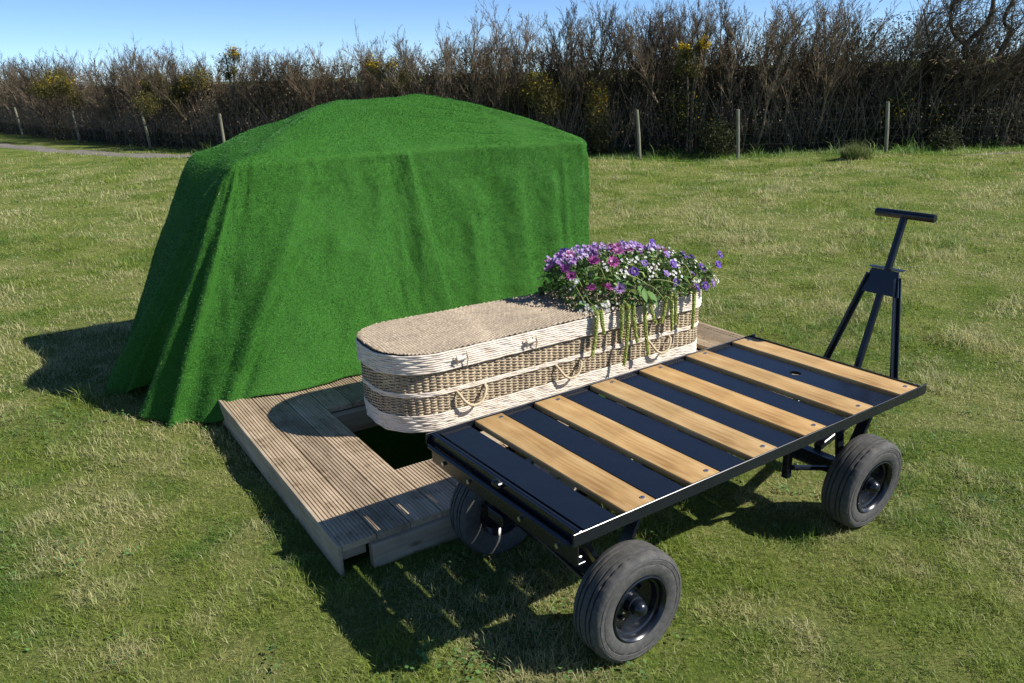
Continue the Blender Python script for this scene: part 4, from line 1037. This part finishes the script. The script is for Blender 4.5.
# ================================================================== TROLLEY
def build_trolley():
    L, W, Z = BED_L, BED_W, BED_Z
    root = empty('hand_trolley', (*BED_O, 0), BED_YAW); m = M_PAINT
    # long side rails: angle iron, upright flange outside, ledge inside carrying the slats
    for v, sgn in ((0, 1), (W, -1)):
        k = MB(); k.box((L/2+.01, v+sgn*.003, Z-.020), (L+.055, .006, .044), bev=.0012); k.box((L/2+.01, v+sgn*.022, Z-.040), (L+.05, .032, .006), bev=.001); k.build('side_rail', m, root)
    # rear cross rail
    k = MB(); k.box((L+.003, W/2, Z-.022), (.007, W-.013, .044), bev=.0012); k.box((L-.017, W/2, Z-.046), (.03, W-.013, .006), bev=.001); k.build('end_rail', m, root)
    # front: deep channel with a slot and a latch plate
    k = MB(); k.box((.005, W/2, Z-.060), (.008, W-.014, .118), bev=.0015); k.box((.0175, W/2, Z-.009), (.015, W-.014, .016), bev=.003); k.box((-.013, W/2, Z-.045), (.022, W-.03, .022), bev=.008); k.box((.033, W/2, Z-.034), (.006, W-.014, .03), bev=.001)
    k.box((.02, W/2, Z-.115), (.028, W-.014, .008), bev=.001); k.build('end_channel', m, root)
    k = MB(); k.box((-.004, W*.47, Z-.012), (.03, .045, .02), bev=.004); k.lathe([(0,.0001),(0,.009),(.006,.009),(.008,.0001)], (-.004, W*.47, Z-.003), (0,0,1), 10); k.build('latch', m, root, smooth='auto')
    for v in (.1, .3, .62, .8):
        k = MB(); k.lathe([(0,.0001),(.0,.009),(.007,.009),(.007,.0001)], (-.0005, v, Z-.09), (-1,0,0), 6); k.build('bolt_head', M_STEEL, root)
    # timber slats
    for u0, u1 in ((.200,.332),(.494,.634),(.797,.934),(1.088,1.226),(1.390,1.529),(1.718,1.850)):
        k = MB(); tw = random.uniform(-.002,.002); k.box((0,0,0), (u1-u0, W-.014, .024), bev=.0035); o = k.build('timber_slat', M_SLAT, root); o.location = ((u0+u1)/2, W/2, Z-.0145+tw); o.rotation_euler = (0, 0, random.uniform(-.002,.002))
        for v in (-W/2+.045, W/2-.045):
            b = MB(); b.lathe([(0,.0001),(0,.0085),(.003,.008),(.0045,.0035),(.0045,.0001)], (random.uniform(.02,.04), v, .0121), (0,0,1), 12)
            b.build('bolt_head', M_STEEL, o, smooth='auto')
    # steel slats: shallow channels turned down, a little lower than the timber
    steels = ((.044,.174),(.347,.473),(.650,.778),(.952,1.070),(1.246,1.372),(1.552,1.699))
    for i, (u0, u1) in enumerate(steels):
        k = MB(); w = u1-u0; z = Z-.016
        if i == 5:
            # a round hole near the middle of this one: built as a ring patch between two plates
            hv, hr = W*.50, .026; cu = 0; half = .06
            k.box((0, -(W-.014)/4-half/2+(hv-W/2)/2, 0), (w, (W-.014)/2-half+(hv-W/2), .004)); k.box((0, (W-.014)/4+half/2+(hv-W/2)/2, 0), (w, (W-.014)/2-half-(hv-W/2), .004))
            n = 32; V = []; 
            for q in range(n):
                t = 2*PI*(q+.5)/n; c, s = math.cos(t), math.sin(t); f = 1/max(abs(c)/(w/2), abs(s)/half); V += [(hr*.9*c, hr*1.0*s, .0019), (f*c, f*s, .002), (hr*.9*c, hr*s, -.012)]
            F = []
            for q in range(n): a = 3*q; b_ = 3*((q+1) % n); F += [(a, a+1, b_+1, b_), (a+2, a, b_, b_+2)]
            k.add(V, F)
        else: k.box((0,0,0), (w, W-.014, .004), bev=.001)
        k.box((-w/2+.002, 0, -.006), (.004, W-.014, .010)); k.box((w/2-.002, 0, -.006), (.004, W-.014, .010))
        o = k.build('steel_slat', m, root); o.location = ((u0+u1)/2, W/2, z)
        o.rotation_euler = (random.uniform(-.003,.003), random.uniform(-.004,.004), 0)
    # chassis: two long bearers under the bed
    k = MB()
    for v in (.24, W-.24): k.box((.99, v, Z-.065), (1.66, .05, .05), bev=.002)
    k.build('chassis', m, root)
    # rear axle and its hangers
    R = .2; a1, a2 = .2591, 1.587; tr = .1
    k = MB(); k.tube([(a2, -.0+.09, R), (a2, W-.09, R)], .022, 14); k.box((a2, W/2, R+.03), (.05, W-.28, .05), bev=.003)
    for v in (.15, W-.15):
        k.bar((a2-.02, v, R+.03), (a2-.07, v, Z-.055), .045, .016); k.bar((a2+.01, v, R+.02), (a2+.20, v, Z-.055), .05, .016); k.box((a2, v, R+.005), (.09, .06, .05), bev=.004)
    k.tube([(a2-.28, .2, R+.10), (a2-.02, .18, R+.02)], .012, 8); k.tube([(a2-.28, W-.2, R+.10), (a2-.02, W-.18, R+.02)], .012, 8)
    k.bar((a2-.29, .22, Z-.06), (a2-.29, .22, R+.05), .03, .03); k.bar((a2-.29, W-.22, Z-.06), (a2-.29, W-.22, R+.05), .03, .03)
    k.build('rear_axle', m, root, smooth='auto')
    # front axle with diagonal brace rods
    k = MB(); k.tube([(a1, .09, R), (a1, W-.09, R)], .022, 14); k.bar((a1, .12, R+.03), (a1, W-.12, R+.03), .05, .05)
    for v in (.15, W-.15):
        k.bar((a1-.0, v, R+.03), (a1-.15, v, Z-.10), .05, .016); k.bar((a1, v, R+.02), (a1+.17, v, Z-.055), .05, .016); k.box((a1, v, R+.005), (.09, .06, .05), bev=.004)
    k.bar((.035, .04, Z-.13), (.035, W-.04, Z-.13), .03, .03); k.tube([(a1-.10, .12, R+.06), (.04, W*.55, Z-.13)], .009, 8); k.tube([(a1-.10, W-.12, R+.06), (.04, W*.45, Z-.13)], .009, 8)
    k.box((.02, W*.5, Z-.155), (.05, .09, .04), bev=.004)
    k.build('front_axle', m, root, smooth='auto')
    # wheels
    def wheel(u, v_out, s):      # s=-1: outer face looks to -v
        w = .105; vin = v_out-s*w
        n = 96; prof = [(0,.112),(.004,.118),(.010,.128),(.013,.150),(.0122,.160),(.0105,.162),(.0122,.164),(.0118,.176),(.0095,.178),(.0112,.180),(.008,.1885),(-.002,.1955),(-.012,.1985),(-.0160,.1992),(-.0175,.192),(-.0220,.192),(-.0235,.1998),(-.034,.2),(-.0355,.192),(-.0400,.192),(-.0415,.2),(-.0635,.2),(-.065,.192),(-.0695,.192),(-.071,.2),(-.0815,.1998),(-.083,.192),(-.0875,.192),(-.089,.1992),(-.093,.1985),(-.103,.1955),(-.113,.1885),(-.117,.176),(-.118,.150),(-.115,.128),(-.109,.118),(-.105,.112)]
        prof = [(t-.013, r) for t, r in prof]
        wr = empty('wheel'); wr.parent = root; wr.location = (u, v_out, R); wr.rotation_euler = (.10 if (u > 1 and s < 0) else 0, 0, 0)
        k = MB(); k.lathe(prof, (0,0,0), (0, s, 0), n, disp=lambda j, q: (-.0035 if (q % 3 == 0 and (12 <= j <= 16)) else 0)+.0006*math.sin(q*.9+j))
        k.build('tyre', M_RUBBER, wr, smooth='auto')
        k = MB(); k.lathe([(-.010,.1165),(-.004,.1185),(-.002,.114),(-.008,.108),(-.018,.104),(-.026,.104),(-.030,.097),(-.050,.092),(-.056,.075),(-.056,.045),(-.052,.040),(-.052,.0001)], (0,0,0), (0, s, 0), 64)
        k.lathe([(-.106,.0001),(-.100,.040),(-.095,.092),(-.105,.104),(-.116,.114),(-.114,.1185),(-.108,.1165)], (0,0,0), (0, s, 0), 64); k.build('rim', m, wr, smooth='auto')
        k = MB(); k.lathe([(-.056,.034),(-.030,.033),(-.028,.028),(-.010,.028),(-.006,.026),(.0,.023),(.006,.020),(.011,.012),(.013,.0001)], (0,0,0), (0, s, 0), 32)
        k.lathe([(-.15,.0001),(-.15,.03),(-.10,.032),(-.09,.045)], (0,0,0), (0, s, 0), 24); k.build('hub', m, wr, smooth='auto')
        k = MB()
        for q in range(4): t = PI/4+q*PI/2; k.lathe([(-.054,.0085),(-.046,.0085),(-.044,.0001)], (.058*math.cos(t), 0, .058*math.sin(t)), (0, s, 0), 6)
        k.build('wheel_nuts', m, wr)
    for u in (a1, a2):
        wheel(u, -.0108, -1); wheel(u, W+.0108, 1)
    # drawbar and tripod of the T handle
    k = MB()
    ub, zb = 2.085, .40
    for v, vv in ((.246,.375),(.646,.517)):
        k.bar((ub, v, zb), (ub+.14, vv, .915), .008, .036, bev=.001, up=(1,0,0)); k.bar((ub+.014, v, zb), (ub+.154, vv, .915), .036, .008, bev=.001, up=(1,0,0))
    k.build('handle_legs', m, root)
    k = MB(); k.tube([(ub-.01, .446, zb), (2.36, .446, 1.19)], .0175, 16); k.build('stem', m, root, smooth='auto')
    k = MB(); k.tube([(2.36, .300, 1.19), (2.36, .305, 1.19), (2.36, .587, 1.19), (2.36, .592, 1.19)], [.017,.020,.020,.017], 16); k.build('grip', m, root, smooth='auto')
    k = MB(); ax = Vector((.26, 0, .78)).normalized(); pts = [(.338,.835,.0),(.535,.835,.0),(.508,.945,0),(.372,.945,0)]
    V = []; 
    for off in (-.003, .003):
        for v, z, _ in pts: u = ub-.01+(z-zb)*(.285/.79)-.034+off; V.append((u, v, z))
    k.add(V, [(0,1,2,3)[::-1],(4,5,6,7),(0,1,5,4),(1,2,6,5),(2,3,7,6),(3,0,4,7)]); uu = ub-.01+(.948-zb)*(.285/.79)
    k.box((uu-.012, .446, .948), (.035, .17, .004), bev=.001); k.build('gusset_plate', m, root)
    k = MB(); k.box((ub, .446, zb-.01), (.05, .46, .04), bev=.003)
    for v in (.30, .59): k.bar((ub, v, zb-.02), (a2+.03, v, R+.06), .035, .03)
    k.build('drawbar', m, root)
    tag(root, 'flat black steel trolley with alternating timber and steel slats and four tyres', 'trolley')
build_trolley()

# ================================================================== CAMERA, LIGHT, SKY
cam = bpy.data.cameras.new('camera'); co = bpy.data.objects.new('camera', cam); COL.objects.link(co)
cam.sensor_width = 36; cam.lens = CAM_F/1024*36; cam.clip_start = .05; cam.clip_end = 3000
co.location = (0, 0, CAM_H)
co.rotation_mode = 'QUATERNION'
co.rotation_quaternion = Quaternion((1,0,0), PI/2-CAM_PITCH) @ Quaternion((0,0,1), CAM_ROLL)
scene.camera = co

elev = math.asin(SUN_DIR.z)
sun = bpy.data.lights.new('sun', 'SUN'); sun.energy = 4.2; sun.angle = math.radians(.53); sun.color = (1, .95, .87)
so = bpy.data.objects.new('sun', sun); COL.objects.link(so); so.rotation_mode = 'QUATERNION'; so.rotation_quaternion = SUN_DIR.to_track_quat('Z', 'Y'); so.location = (5, -5, 10)
w = bpy.data.worlds.new('World'); scene.world = w; w.use_nodes = True; nt = w.node_tree
bg = nt.nodes['Background']; sky = nt.nodes.new('ShaderNodeTexSky'); sky.sky_type = 'NISHITA'; sky.sun_disc = False
sky.sun_elevation = elev; sky.sun_rotation = math.atan2(SUN_DIR.x, SUN_DIR.y); sky.altitude = 50; sky.air_density = .5; sky.dust_density = .0; sky.ozone_density = 6.0
nt.links.new(sky.outputs[0], bg.inputs['Color']); bg.inputs['Strength'].default_value = .094
scene.view_settings.view_transform = 'Standard'; scene.view_settings.look = 'None'; scene.view_settings.exposure = .74; scene.view_settings.gamma = 1
scene.render.engine = 'CYCLES'
scene.cycles.max_bounces = 8; scene.cycles.transparent_max_bounces = 8
